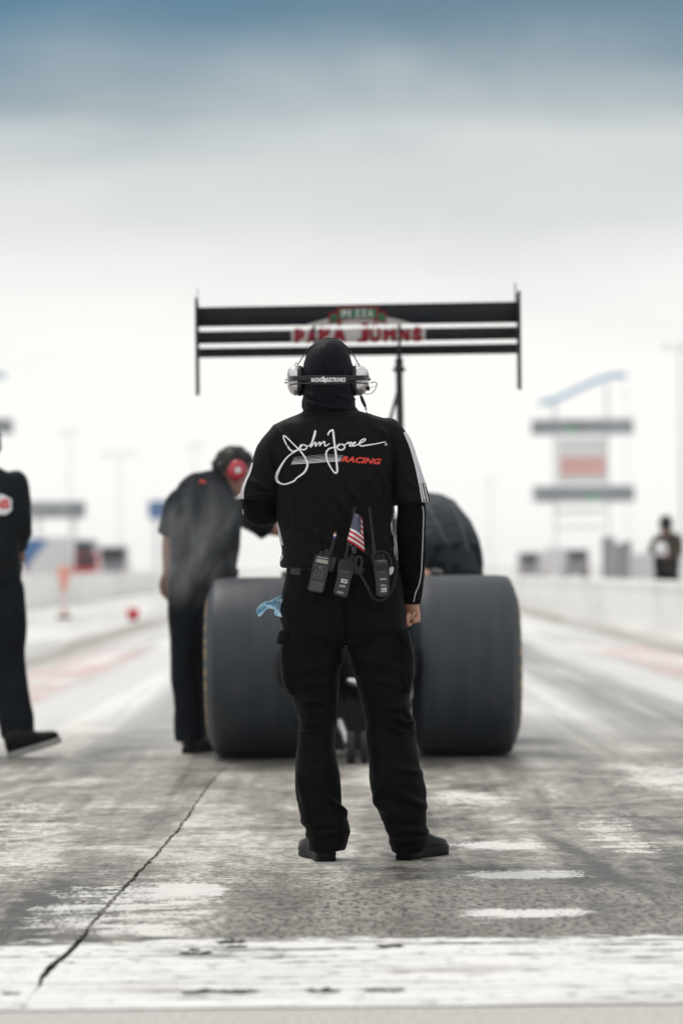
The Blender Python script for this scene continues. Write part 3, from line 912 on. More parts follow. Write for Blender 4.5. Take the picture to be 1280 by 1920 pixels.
M_tyre = bpy.data.materials.new('slick_rubber'); M_tyre.use_nodes = True
nt = M_tyre.node_tree; b = nt.nodes['Principled BSDF']
vec, X, Y, Z = coords(nt)
t1 = tex(nt, comb(nt, X * 24.0, Y * 1.6, Z * 1.6), 1.0, 4, 0.6)
t2 = tex(nt, comb(nt, X * 5.0, Y * 3.0, Z * 3.0), 1.0, 4, 0.6)
t3 = tex(nt, vec, 70.0, 4, 0.7)
t4 = tex(nt, comb(nt, X * 9.0, Y * 14.0, Z * 5.0), 1.0, 5, 0.7)
cc = mixc(nt, (t1 * 0.55 + t2 * 0.45).step(0.36, 0.64), (0.017, 0.024, 0.036), (0.034, 0.041, 0.051))
cc = mixc(nt, (t4 * 0.6 + t3 * 0.4).step(0.52, 0.70) * 0.6, cc, (0.075, 0.076, 0.078))
nt.links.new(cc, b.inputs['Base Color'])
nt.links.new((0.36 + t2 * 0.16 + t4 * 0.12).o, b.inputs['Roughness'])
bn = nt.nodes.new('ShaderNodeBump'); bn.inputs['Strength'].default_value = 0.5; bn.inputs['Distance'].default_value = 0.004
nt.links.new((t3 + t1 * 0.6).o, bn.inputs['Height']); nt.links.new(bn.outputs[0], b.inputs['Normal'])

TR, TW = 0.478, 0.2875
def rear_wheel(cx, side):
    m = Matrix.Translation((cx, AX, TR)) @ Matrix.Rotation(R(90), 4, 'Y')
    half = [(TR, 0.0), (TR - 0.001, 0.12), (TR - 0.003, 0.19), (TR - 0.007, 0.222), (TR - 0.015, 0.238), (TR - 0.030, 0.248), (TR - 0.052, 0.255), (TR - 0.060, 0.262), (0.385, 0.272), (0.345, 0.2855), (0.315, 0.2875), (0.28, 0.283), (0.255, 0.272), (0.225, 0.25), (0.205, 0.235), (0.2, 0.22)]
    prof = [(r_, -h) for r_, h in half[::-1]] + half[1:]
    # the bottom flattens on the concrete
    mb = MB(); mb.lathe(prof, m, 96)
    mb.v = [(x, y, max(z, 0.002)) for x, y, z in mb.v]
    ty = mb.build('tyre', M_tyre, car, True, 25)
    mb = MB(); mb.lathe([(0.0, -0.05), (0.07, -0.05), (0.08, 0.0), (0.16, 0.03 * side), (0.185, 0.12 * side), (0.207, 0.22 * side), (0.215, 0.235 * side), (0.2, 0.24 * side), (0.17, 0.16 * side), (0.15, 0.06 * side), (0.0, 0.05 * side)], m, 48); mb.build('rim', M_rim, ty)
    mb = MB(); mb.lathe([(0.0, 0.10 * side), (0.03, 0.10 * side), (0.03, 0.14 * side), (0.0, 0.14 * side)], m, 6); mb.build('centre_nut', M_alu, ty)
    # yellow painted marks round the bulge of the outer wall
    rnd = random.Random(4)
    mb = MB(); ang = 0
    while ang < 355:
        L = rnd.choice((3, 4, 6, 8)); k = 6
        if (ang % 180) < 150:
            for j in range(k):
                a0, a1 = R(ang + L * j / k), R(ang + L * (j + 1) / k)
                q = []
                for aa in (a0, a1):
                    for r_, h in ((0.390, 0.2712), (0.362, 0.2812)):
                        q.append(m @ V((r_ * math.cos(aa), r_ * math.sin(aa), (h + 0.0012) * side)))
                mb.add(q, [(0, 1, 3, 2)])
        ang += L + rnd.choice((3, 4, 8))
    mb.build('yellow_lettering', M_yellow, ty, False)
    return ty
xl = (CX - 0.835 + TW, CX + 0.822 - TW)
rear_wheel(xl[0], -1); rear_wheel(xl[1], 1)
# axle housing, differential and rear body
mb = MB(); mb.limb([(xl[0] + 0.1, AX, TR), (CX, AX, TR), (xl[1] - 0.1, AX, TR)], [0.06, 0.10, 0.06], hint=(0, 0, 1), seg=16, sub=1, rnd=False); mb.ell((CX, AX - 0.05, TR), 0.17, 0.19, 0.18); mb.build('rear_axle', M_tubes, car)
mb = MB()
mb.loft([(V((CX, AX + y, z)), V((w, 0, 0)), V((0, 0, h))) for y, z, w, h in ((0.05, 0.50, 0.20, 0.22), (0.3, 0.52, 0.24, 0.28), (0.9, 0.5, 0.27, 0.26), (1.8, 0.48, 0.30, 0.26), (2.6, 0.50, 0.29, 0.30), (3.4, 0.42, 0.25, 0.2), (5.0, 0.33, 0.17, 0.12), (6.8, 0.26, 0.1, 0.07), (7.4, 0.22, 0.04, 0.03))], 28, 3.2, 4)
mb.build('body', M_carbody, car)
mb = MB(); mb.box((CX, AX - 0.02, 0.70), (0.42, 0.05, 0.40), None, 0.02); mb.box((CX, AX + 0.03, 0.26), (0.46, 0.05, 0.46), None, 0.02); mb.build('rear_panel', M_carbody, car)
# roll cage, engine, blower hat and headers ahead of the axle
mb = MB()
for s_ in (-1, 1): mb.tube(curve_pts([(CX + s_ * 0.24, AX + 2.2, 0.7), (CX + s_ * 0.22, AX + 2.3, 1.05), (CX + s_ * 0.1, AX + 2.5, 1.22), (CX + s_ * 0.2, AX + 3.0, 0.75)], 5), 0.018)
mb.build('roll_cage', M_tubes, car)
mb = MB(); mb.box((CX, AX + 1.2, 0.78), (0.4, 0.7, 0.3), None, 0.03); mb.box((CX, AX + 1.2, 1.0), (0.22, 0.55, 0.2), None, 0.04); mb.build('engine', M_alu, car)
mb = MB(); mb.loft([(V((CX, AX + 1.2 + y, z)), V((w, 0, 0)), V((0, 0, h))) for y, z, w, h in ((-0.25, 1.16, 0.13, 0.04), (0.0, 1.2, 0.17, 0.09), (0.28, 1.22, 0.2, 0.11))], 20, 3.5, 3); mb.build('injector_hat', M_carbody, car)
for s_ in (-1, 1):
    for i in range(4):
        y = AX + 0.95 + i * 0.17
        mb = MB(); mb.tube(curve_pts([(CX + s_ * 0.18, y, 0.7), (CX + s_ * 0.32, y - 0.02, 0.66), (CX + s_ * 0.40, y - 0.08, 0.78), (CX + s_ * 0.42, y - 0.16, 0.98)], 4), 0.03, 10); mb.build('exhaust_header', M_tubes, car)
for s_ in (-1, 1):
    m = Matrix.Translation((CX + s_ * 0.42, AX + 7.0, 0.28)) @ Matrix.Rotation(R(90), 4, 'Y')
    mb = MB(); mb.lathe([(0.0, -0.04), (0.25, -0.04), (0.28, -0.03), (0.28, 0.03), (0.25, 0.04), (0.0, 0.04)], m, 32); mb.build('front_wheel', M_rubber2, car)
mb = MB(); mb.tube([(CX - 0.42, AX + 7.0, 0.28), (CX + 0.42, AX + 7.0, 0.28)], 0.02); mb.build('front_axle', M_tubes, car)
# parachute packs on the back of the frame
for x, z in ((-0.35, 0.50), (0.17, 0.50)):
    c0 = V((CX + x, AX - 0.52, z))
    mb = MB(); mb.limb([c0 + V((0, 0.22, 0)), c0 + V((0, 0.05, 0)), c0], [(0.10, 0.12), (0.105, 0.125), (0.095, 0.115)], hint=(1, 0, 0), seg=20, n=2.6, sub=2)
    pk = mb.build('parachute_pack', M_nylon, car)
    mb = MB(); mb.tube(curve_pts([c0 + V((-0.09, -0.02, 0.05)), c0 + V((0, -0.07, 0.08)), c0 + V((0.09, -0.02, 0.05))], 4), 0.008); mb.build('strap', M_nylon, pk)
    mb = MB(); mb.tube([c0 + V((0, 0.2, 0)), V((CX + x * 0.5, AX + 0.05, 0.52))], 0.025); mb.build('mount_tube', M_tubes, pk)
# wheelie bar with its two small wheels
mb = MB()
for s_ in (-1, 1):
    mb.tube([(CX - 0.02 + s_ * 0.10, AX + 0.1, 0.42), (CX - 0.035 + s_ * 0.055, AX - 0.62, 0.09)], 0.014)
    mb.tube([(CX - 0.02 + s_ * 0.10, AX + 0.1, 0.22), (CX - 0.035 + s_ * 0.055, AX - 0.58, 0.085)], 0.012)
wbar = mb.build('wheelie_bar', M_tubes, car)
for x in (-0.065, 0.005):
    m = Matrix.Translation((CX + x - 0.01, AX - 0.62, 0.085)) @ Matrix.Rotation(R(90), 4, 'Y')
    mb = MB(); mb.lathe([(0.0, -0.022), (0.07, -0.022), (0.083, -0.012), (0.083, 0.012), (0.07, 0.022), (0.0, 0.022)], m, 28); mb.build('wheel', M_rubber2, wbar)
mb = MB(); mb.limb([(CX - 0.13, AX - 0.50, 0.20), (CX - 0.10, AX - 0.56, 0.13), (CX - 0.085, AX - 0.6, 0.04)], [(0.025, 0.03), (0.02, 0.03), (0.012, 0.02)], sub=3); mb.build('skid_bracket', M_alu, car)
mb = MB(); mb.limb([(CX - 0.08, AX - 0.35, 0.41), (CX - 0.02, AX - 0.38, 0.40)], [0.016, 0.02], sub=1); mb.build('tether_bolt', M_alu, car)
mb = MB(); mb.tube([(CX + 0.25, AX - 0.28, 0.32), (CX + 0.25, AX - 0.28, 0.46)], 0.012); mb.build('light_gap_rod', M_alu, car)  # bright rod added in place of the light gap beside the leg

# rear wing
WD = 16.15
wing = empty('rear_wing', V((CX, WD, 0))); wing.parent = car; wing.matrix_parent_inverse = car.matrix_world.inverted()
def plane_el(lt, lb, rt, rb, front, back, x0=371, x1=969):
    """one wing plane as an airfoil: trailing edge high at the back, leading edge low in front"""
    def sec(x, yt, yb):
        T, B = P(x, yt, WD + back), P(x, yb, WD + front)
        T.z -= 0.0; n = 9; up, dn = [], []
        ch = B - T
        nrm = V((0, -ch.z, ch.y)).normalized()
        if nrm.z < 0: nrm = -nrm
        for i in range(n + 1):
            t = i / n; th = 0.030 * (math.sqrt(max(t, 0.0)) * (1 - 0) * 0.5 + 0.15) * (1 - (t ** 6)) ; cam_ = -0.007 * math.sin(math.pi * t)
            t_ = 1 - (1 - t)
            up.append(T + ch * t + nrm * (cam_ + th)); dn.append(T + ch * t + nrm * cam_)
        return up + dn[::-1]
    A, B_ = sec(x0, lt, lb), sec(x1, rt, rb)
    vs, fs = [], []; ns = 24; n = len(A)
    for i in range(ns + 1):
        for a_, b_ in zip(A, B_): vs.append(a_.lerp(b_, i / ns))
    for i in range(ns):
        for k in range(n):
            k2 = (k + 1) % n
            fs.append((i * n + k, i * n + k2, (i + 1) * n + k2, (i + 1) * n + k))
    fs.append(tuple(range(n))); fs.append(tuple(range(ns * n, ns * n + n))[::-1])
    return MB().add(vs, fs)
EL = []
for lt, lb, rt, rb, fr, bk in ((577, 613, 566, 605, 0.045, -0.02), (622, 645, 613, 636, 0.155, 0.12), (654, 671, 645, 663, 0.27, 0.22)):
    EL.append(plane_el(lt, lb, rt, rb, fr, bk).build('wing_plane', M_wing, wing, True, 35))
wbvh = bvh_of(*[e.data for e in EL])
EB = [bvh_of(e.data) for e in EL[:2]]
for x, y0, y1, tilt in ((369, 561, 744, 0), (970.5, 548, 733, 0)):
    mb = MB()
    a = P(x, y0, WD); c_ = P(x, y1, WD)
    mb.prism([V((a.x - 0.006, WD - 0.10, a.z)), V((a.x - 0.006, WD + 0.10, a.z - 0.01)), V((a.x - 0.006, WD + 0.10, c_.z + 0.02)), V((a.x - 0.006, WD - 0.10, c_.z))], (0.014, 0, 0)); mb.build('endplate', M_wing, wing, False)
mb = MB(); mb.tube([P(966, 565, WD), P(965, 531, WD)], 0.005); mb.build('antenna', M_pole, wing)
mb = MB(); mb.tube([P(370, 562, WD), P(371, 541, WD)], 0.004); mb.build('wire_loop', M_signw, wing)
for x in (589, 748):
    mb = MB()
    for (ya, yb) in ((604, 626), (634, 660)):
        a, c_ = P(x, ya, WD + 0.1), P(x, yb, WD + 0.2); mb.box(((a + c_) / 2), (0.014, 0.12, abs(a.z - c_.z)))
    mb.build('slot_bracket', M_blackpl, wing)
for s_, x in ((-1, 592), (1, 748)):
    a = P(x, 655, WD + 0.2); foot = V((a.x, AX + 0.1, 0.55)); mid = P(x, 690, WD + 0.18)
    mb = MB(); mb.tube([a, P(x, 700, WD + 0.19), foot.lerp(a, 0.5), foot], [0.010, 0.019, 0.020, 0.020], 12); st = mb.build('strut', M_tubes, wing)
    mb = MB(); mb.lathe([(0.0, -0.02), (0.034, -0.02), (0.034, 0.0), (0.022, 0.006), (0.022, 0.05), (0.0, 0.05)], Matrix.Translation(P(x, 690, WD + 0.19)), 16); mb.build('collar', M_tubes, st)
    mb = MB(); mb.tube([P(x - s_ * 3, 735, WD + 0.19), P(x - s_ * 18, 792, WD + 0.1), V((a.x - 0.12, AX + 0.05, 0.6))], 0.009); mb.build('brace', M_tubes, wing)
# printed sponsor sign on the rear of the planes
def poly2(pts): return pts, [tuple(range(len(pts)))]
def grid2(fn, nu, nv):
    vs = [fn(i / nu, j / nv) for j in range(nv + 1) for i in range(nu + 1)]
    return vs, [(j * (nu + 1) + i, j * (nu + 1) + i + 1, (j + 1) * (nu + 1) + i + 1, (j + 1) * (nu + 1) + i) for j in range(nv) for i in range(nu)]
sl_ = -0.018
def ty(x, y): return y + (x - 670) * sl_
def dome(u, w):
    x = 546 + (797 - 546) * u
    h = 588 + 28 * abs(2 * u - 1) ** 1.7
    return (x, ty(x, h + (646 - h) * w))
vs, fs = grid2(dome, 60, 30)
decal('sign_panel', vs, fs, wbvh, M_wingw, wing, 0.006)
def ptext(body, x0, y0, x1, y1, mat, off, bold, ml=1.6):
    v, f_ = fit_text(body, x0, y0, x1, y1, 0.0, bold)
    v = [(x, ty(x, y)) for x, y in v]
    for bv_ in EB:
        n0 = decal('sign_lettering', v, f_, bv_, mat, wing, off, ml)
        if len(n0.data.polygons) < 8: bpy.data.objects.remove(n0)
ptext('P', 552, 615, 571, 643, M_wingr, 0.010, 0.075); ptext('A', 574, 611, 595, 643, M_wingr, 0.010, 0.075)
ptext('P', 597, 607, 619, 643, M_wingr, 0.010, 0.075); ptext('A', 622, 603, 650, 643, M_wingr, 0.010, 0.075)
ptext('J', 669, 603, 691, 643, M_wingr, 0.010, 0.075); ptext('O', 692, 605, 714, 643, M_wingr, 0.010, 0.075)
ptext('H', 718, 608, 742, 643, M_wingr, 0.010, 0.075); ptext('N', 747, 611, 768, 643, M_wingr, 0.010, 0.075); ptext('S', 772, 617, 791, 641, M_wingr, 0.010, 0.075)
def rib(x0, x1, y0, y1, mat, off, nm):
    decal(nm, *grid2(lambda u, w: (x0 + (x1 - x0) * u, ty(x0 + (x1 - x0) * u, y0 + (y1 - y0) * w + 3.0 * ((x0 + (x1 - x0) * u - 670) / 50) ** 2)), 24, 8), wbvh, mat, wing, off)
for a, b_ in ((616, 641), (699, 724)):
    rib(a, b_, 581, 601, M_wingr, 0.010, 'ribbon_tail_edge'); rib(a + 4, b_ - 3, 584, 598, M_wingg, 0.013, 'ribbon_tail')
rib(631, 709, 573, 596, M_wingr, 0.015, 'sign_ribbon_edge'); rib(635, 705, 576, 593.5, M_wingg, 0.018, 'sign_ribbon')
for i, ch in enumerate('PIZZA'): ptext(ch, 640 + i * 12.2, 578.5, 650.5 + i * 12.2 if ch != 'I' else 645 + i * 12.2, 591, M_wingw, 0.021, 0.06)

# ================================================================== PEOPLE: shared pieces
def head_mb(mb, c, face, up, s=1.0):
    f_ = V(face).normalized(); u = V(up); u = (u - f_ * u.dot(f_)).normalized(); r = f_.cross(u)
    c = V(c)
    def q(x, y, z): return c + r * (x * s) + f_ * (y * s) + u * (z * s)
    st = []
    for h, o, w, d_ in ((-0.118, 0.060, 0.020, 0.022), (-0.105, 0.045, 0.040, 0.045), (-0.075, 0.022, 0.056, 0.070), (-0.04, 0.008, 0.066, 0.086), (0.0, 0.0, 0.072, 0.096), (0.04, -0.006, 0.076, 0.098), (0.075, -0.010, 0.068, 0.086), (0.102, -0.012, 0.046, 0.058), (0.116, -0.012, 0.014, 0.018)):
        st.append((q(0, o, h), r * (w * s), f_ * (d_ * s)))
    mb.loft(st, 24, 2.1, 3)
    mb.limb([q(0, 0.088, 0.012), q(0, 0.104, -0.015), q(0, 0.112, -0.032), q(0, 0.092, -0.042)], [0.009 * s, 0.011 * s, 0.014 * s, 0.011 * s], seg=10)
    mb.limb([q(-0.045, 0.076, 0.024), q(0, 0.094, 0.026), q(0.045, 0.076, 0.024)], [0.008 * s, 0.011 * s, 0.008 * s], hint=u, seg=8)
    for z, w in ((-0.064, 0.024), (-0.076, 0.020)):
        mb.limb([q(-w, 0.076, z), q(0, 0.090, z), q(w, 0.076, z)], [0.004 * s, 0.007 * s, 0.004 * s], hint=u, seg=8)
    for k in (-1, 1):
        mb.limb([q(k * 0.074, -0.004, 0.022), q(k * 0.083, -0.014, 0.0), q(k * 0.074, -0.002, -0.028)], [(0.008 * s, 0.016 * s), (0.007 * s, 0.018 * s), (0.006 * s, 0.010 * s)], hint=r, seg=8)
    mb.limb([q(0, -0.012, -0.06), q(0, -0.03, -0.13), q(0, -0.045, -0.19)], [0.056 * s, 0.054 * s, 0.062 * s], seg=16)
    return q


def eyes(q, parent, s=1.0):
    for k in (-1, 1):
        mb = MB(); mb.ell(q(k * 0.031, 0.083, 0.004), 0.011 * s, 0.011 * s, 0.011 * s, None, 10, 8); mb.build('eye', M_eye, parent)


def hair_obj(q, parent, mat, s=1.0, spike=0.014, seed=1, low=-0.035):
    mb = MB()
    c = q(0, -0.014, 0.018)
    ex = (q(1, 0, 0) - q(0, 0, 0)).normalized(); ey = (q(0, 1, 0) - q(0, 0, 0)).normalized(); ez = (q(0, 0, 1) - q(0, 0, 0)).normalized()
    m = Matrix((ex, ey, ez)).transposed()
    mb.ell(c, 0.086 * s, 0.105 * s, 0.108 * s, m, 64, 40)
    me = mb.mesh('hair')
    bm = bmesh.new(); bm.from_mesh(me); bm.normal_update()
    kill = []
    for f_ in bm.faces:
        l = m.inverted() @ (f_.calc_center_median() - c)
        if l.z < low * s - max(0, -l.y) * 0.45 or (l.y > 0.055 * s and l.z < 0.052 * s): kill.append(f_)
    bmesh.ops.delete(bm, geom=kill, context='FACES')
    for v in bm.verts:
        l = (v.co - c)
        v.co += l.normalized() * s * (spike * (0.5 + noise.noise(l * 95 + V((seed, 0, 0)))) + 0.006 * noise.noise(l * 40))
    bm.to_mesh(me); bm.free()
    return link('hair', me, mat, parent, True, 70)


def hand_mb(mb, wrist, along, palm, thumb_side, curl=(25, 35, 25), s=1.0, spread=0.0, thumb_curl=0.3):
    """palm, four unequal bent fingers and a thumb from the side of the palm; palm = direction the palm faces"""
    w = V(wrist); a = V(along).normalized(); p = V(palm); p = (p - a * p.dot(a)).normalized(); t = V(thumb_side); t = (t - a * t.dot(a) - p * t.dot(p)).normalized()
    st = []
    for d_, hw, ht, o in ((-0.03, 0.026, 0.020, 0), (0.0, 0.027, 0.019, 0), (0.03, 0.038, 0.017, 0.002), (0.065, 0.043, 0.015, 0.002), (0.092, 0.042, 0.012, 0.0)):
        st.append((w + a * (d_ * s) + t * (o * s), t * (hw * s), p * (ht * s)))
    mb.loft(st, 18, 2.6, 3)
    for k, (o, ln, base) in enumerate(((0.031, 0.95, 0.090), (0.0105, 1.05, 0.094), (-0.010, 0.98, 0.090), (-0.030, 0.78, 0.082))):
        b0 = w + a * ((base - 0.012) * s) + t * (o * s); ang = 0; pts = [b0]; cur = b0
        da = a + t * (spread * (o / 0.03))
        for seg_l, c_ in zip((0.050, 0.030, 0.022), curl):
            ang += R(c_ + k * 2)
            dv = (da * math.cos(ang) + p * math.sin(ang)).normalized(); cur = cur + dv * (seg_l * ln * s); pts.append(cur)
        mb.limb(pts, [0.0098 * s, 0.0098 * s, 0.0088 * s, 0.0070 * s], hint=t, seg=10, sub=3)
    b0 = w + a * (0.022 * s) + t * (0.026 * s) + p * (0.006 * s)
    d1 = (a * 0.62 + t * 0.62 + p * 0.35).normalized(); d2 = (a * 0.85 - t * thumb_curl + p * 0.55).normalized()
    mb.limb([b0, b0 + d1 * (0.042 * s), b0 + d1 * (0.042 * s) + d2 * (0.03 * s), b0 + d1 * (0.042 * s) + d2 * (0.052 * s)], [0.0145 * s, 0.0125 * s, 0.0105 * s, 0.0085 * s], hint=p, seg=10, sub=3)


def shoe(parent, heel, yaw, pitch=0.0, L=0.29, mat=None, smat=None, hk=1.0, laces=True):
    """low leather shoe; heel = ground point under the heel, yaw from +Y towards +X"""
    mat = mat or M_leather; smat = smat or M_sole
    m = Matrix.Translation(heel) @ Matrix.Rotation(-yaw, 4, 'Z') @ Matrix.Rotation(pitch, 4, 'X')
    k = L / 0.29
    outline = [(0.0, -0.008), (0.030, -0.002), (0.036, 0.04), (0.034, 0.09), (0.040, 0.15), (0.048, 0.20), (0.043, 0.25), (0.022, 0.283), (0.0, 0.288), (-0.028, 0.276), (-0.042, 0.235), (-0.043, 0.19), (-0.034, 0.13), (-0.031, 0.08), (-0.034, 0.03), (-0.028, -0.002)]
    oc = [q[0] for q in smooth_st([(V((x, y, 0)),) for x, y in outline + outline[:1]], 3)][:-1]
    vs, fs = [], []; n = len(oc)
    for z, sc_ in ((0.0, 0.97), (0.004, 1.03), (0.013, 1.05), (0.015, 1.0), (0.018, 1.0), (0.020, 1.05), (0.031, 1.04), (0.034, 0.98)):
        for p in oc:
            h = 0.006 if 0.09 < p.y < 0.15 and z < 0.003 else 0.0
            vs.append(m @ V((p.x * sc_ * k, (0.14 + (p.y - 0.14) * (1 + (sc_ - 1) * 0.35)) * k, z + h)))
    for j in range(7):
        for i in range(n):
            i2 = (i + 1) % n
            fs.append((j * n + i, j * n + i2, (j + 1) * n + i2, (j + 1) * n + i))
    fs.append(tuple(range(n))[::-1]); fs.append(tuple(range(7 * n, 8 * n)))
    mb = MB()
    st = []
    for y, hw, z0, hz in ((-0.004, 0.018, 0.055, 0.028), (0.012, 0.031, 0.060, 0.040), (0.05, 0.034, 0.065, 0.048), (0.09, 0.035, 0.062, 0.048), (0.13, 0.037, 0.054, 0.040), (0.17, 0.043, 0.046, 0.030), (0.21, 0.045, 0.041, 0.024), (0.25, 0.039, 0.038, 0.020), (0.275, 0.024, 0.035, 0.014), (0.284, 0.008, 0.033, 0.006)):
        st.append((m @ V((0, y * k, z0 * hk)), (m.to_3x3() @ V((hw * k, 0, 0))), (m.to_3x3() @ V((0, 0, hz * hk)))))
    mb.loft(st, 24, 2.5, 3)
    up = mb.build('shoe', mat, parent)
    MB().add(vs, fs).build('sole', smat, up, True, 35)
    if laces:
        mb = MB()
        for i in range(4):
            y = 0.105 + i * 0.022; z = 0.098 - i * 0.0115
            mb.tube([m @ V((-0.022, y * k, z - 0.008)), m @ V((0, (y + 0.004) * k, z + 0.002)), m @ V((0.022, (y + 0.008) * k, z - 0.008))], 0.0028, 6)
        for s_ in (-1, 1): mb.tube(curve_pts([m @ V((0, 0.12 * k, 0.098)), m @ V((s_ * 0.014, 0.13 * k, 0.103)), m @ V((s_ * 0.030, 0.13 * k, 0.088)), m @ V((s_ * 0.022, 0.118 * k, 0.090))], 4), 0.0028, 6)
        mb.build('lace', mat, up)
    return up


def cloth_noise(a=0.004, sc=9.0, fine=0.0015, seed=0.0, stretch=(1, 1, 1)):
    def fn(co, n):
        q = V((co.x * stretch[0], co.y * stretch[1], co.z * stretch[2])) * sc + V((seed, seed, 0))
        r1 = 1 - abs(noise.noise(q)) * 2
        return a * (r1 - 0.45) + fine * noise.noise(q * 4.1)
    return fn


def folds_fn(folds):
    """folds in photo pixels: (x0, y0, x1, y1, width px, height m) raised ridges with a valley on each side"""
    def fn(co, n):
        if n.y > 0.25 or co.y <= 0.1: return 0.0
        x, y = proj(co); s_ = 0.0
        for x0, y0, x1, y1, w, h in folds:
            dx, dy = x1 - x0, y1 - y0; L2 = dx * dx + dy * dy
            t = ((x - x0) * dx + (y - y0) * dy) / L2
            if t < -0.3 or t > 1.3: continue
            tc = min(max(t, 0), 1); d2 = (x - x0 - dx * tc) ** 2 + (y - y0 - dy * tc) ** 2
            if d2 > 16 * w * w: continue
            u = d2 / (w * w)
            s_ += h * (1.35 * math.exp(-u) - 0.55 * math.exp(-u / 4.0)) * (math.sin(math.pi * (0.12 + 0.76 * tc)))
        return s_
    return fn

# ================================================================== THE CREW MEMBER IN FOCUS
MP = F / D                                    # photo pixels per metre at his distance
def pst(l, r_, y, ry, dy=0.0):
    d = D + dy
    return (P((l + r_) / 2, y, d), V(((r_ - l) / 2 * d / F, 0, 0)), V((0, ry, 0)))
def shrink(st, k): return [(c, a * max(0.3, 1 - k / a.length), b * max(0.3, 1 - k / b.length)) for c, a, b in st]

T_torso = [pst(*a) for a in ((576, 663, 768, .060), (562, 686, 775, .075), (548, 705, 781, .085), (530, 726, 788, .095), (514, 737, 796, .104), (508, 742, 815, .118), (508, 742, 850, .128),
                             (512, 740, 900, .130), (515, 738, 950, .126), (522, 738, 1000, .120), (528, 741, 1030, .123), (525, 746, 1052, .131), (526, 746, 1064, .131))]
ARM_R = ([P(722, 813, D), P(740, 840, D - .005), P(754, 870, D - .01), P(768, 910, D - .015), P(772, 944, D - .015)], [.060, .060, .054, .053, .0625])
ARM_L = ([P(532, 824, D), P(512, 850, D - .005), P(496.5, 890, D - .015), P(484, 922, D - .02), P(483, 938, D - .02)], [.060, .060, .057, .058, .0585])
UND_R = ([P(765, 900, D - .015), P(771, 950, D - .015), P(770, 1000, D - .01), P(772, 1050, D + .01), P(771, 1095, D + .035), P(769, 1130, D + .05)], [.046, .048, .051, .048, .042, .036])
UND_L = ([P(495, 880, D - .01), P(485, 930, D - .02), P(486, 953, D + .0), P(502, 958, D + .09), P(520, 945, D + .20), P(538, 930, D + .28)], [.050, .056, .059, .052, .046, .036])
PELV = [pst(*a) for a in ((542, 744, 1045, .105), (537, 748, 1066, .112), (534, 751, 1085, .120), (528, 757, 1125, .132), (526, 762, 1165, .132), (548, 748, 1196, .112), (585, 712, 1212, .06))]
LEG_L = [pst(*a) for a in ((532, 640, 1150, .105), (527, 646, 1210, .104, .0), (531, 638, 1255, .100, .0), (543, 633, 1300, .094, .0), (559, 631, 1345, .084, -.005), (558, 628, 1390, .080, -.01), (553, 634, 1440, .084, -.02), (553, 639, 1480, .084, -.02), (560, 646, 1520, .084, -.02), (570, 655, 1548, .086, -.015), (577, 653, 1572, .086, -.01), (580, 646, 1594, .084, -.005))]
LEG_R = [pst(*a) for a in ((655, 758, 1150, .105), (651, 767, 1210, .104, .0), (662, 768, 1258, .100, .0), (675, 768, 1310, .094, .0), (684, 772, 1350, .085, .0), (688, 779, 1390, .082, -.005), (691, 785, 1430, .086, -.015), (693, 796, 1472, .088, -.02), (705, 800, 1512, .086, -.015), (720, 799, 1547, .086, -.01), (730, 803, 1575, .086, -.005), (735, 793, 1597, .08, 0))]

# body under the clothes: one continuous surface with head and hands
mb = MB()
mb.loft(shrink(T_torso, .016), 28, 2.4, 2); mb.loft(shrink(PELV, .034), 28, 2.4, 2)
mb.loft(shrink(LEG_L, .026), 20, 2.1, 2); mb.loft(shrink(LEG_R, .026), 20, 2.1, 2)
for pts, rad in (ARM_R, ARM_L): mb.limb(pts[:3], [r_ - .016 for r_ in rad[:3]], seg=16, sub=2)
for pts, rad in (UND_R, UND_L): mb.limb(pts, [r_ - .014 for r_ in rad], seg=16, sub=2)
hq = head_mb(mb, P(615, 708, D + .025), (0, 1, 0.02), (0, 0, 1), .9)
mb.limb([P(615, 750, D), P(617, 785, D)], [.058, .062], sub=1)
mb.limb([P(769, 1110, D + .045), P(769, 1132, D + .052)], [.029, .026], sub=1)
hand_mb(mb, P(770, 1124, D + .05), (0.0, 0.02, -1), (-0.45, -0.85, 0), (-0.9, 0.4, 0), curl=(62, 88, 55), s=0.88)
hand_mb(mb, P(541, 928, D + .30), (0.5, 0.7, 0.3), (0.7, -0.6, 0.0), (0, -0.2, 1), curl=(35, 45, 30), s=0.92)
for lg, tv in ((LEG_L, V((-.03, .2, 0))), (LEG_R, V((.12, .16, 0)))):
    a = lg[-1][0] + V((0, 0.0, 0.02)); mb.limb([a + V((0, 0, .08)), a, a + tv * .3 - V((0, 0, .005))], [.04, .03, .02], sub=2)
body_me = fuse(mb, 0.0042, 2)
man = link('person', body_me, M_skin)
tag(man, 'person in focus from behind, black race shirt, cargo trousers, dark hood and radio headset', 'person', 'crew around the dragster')
eyes(hq, man, .9)

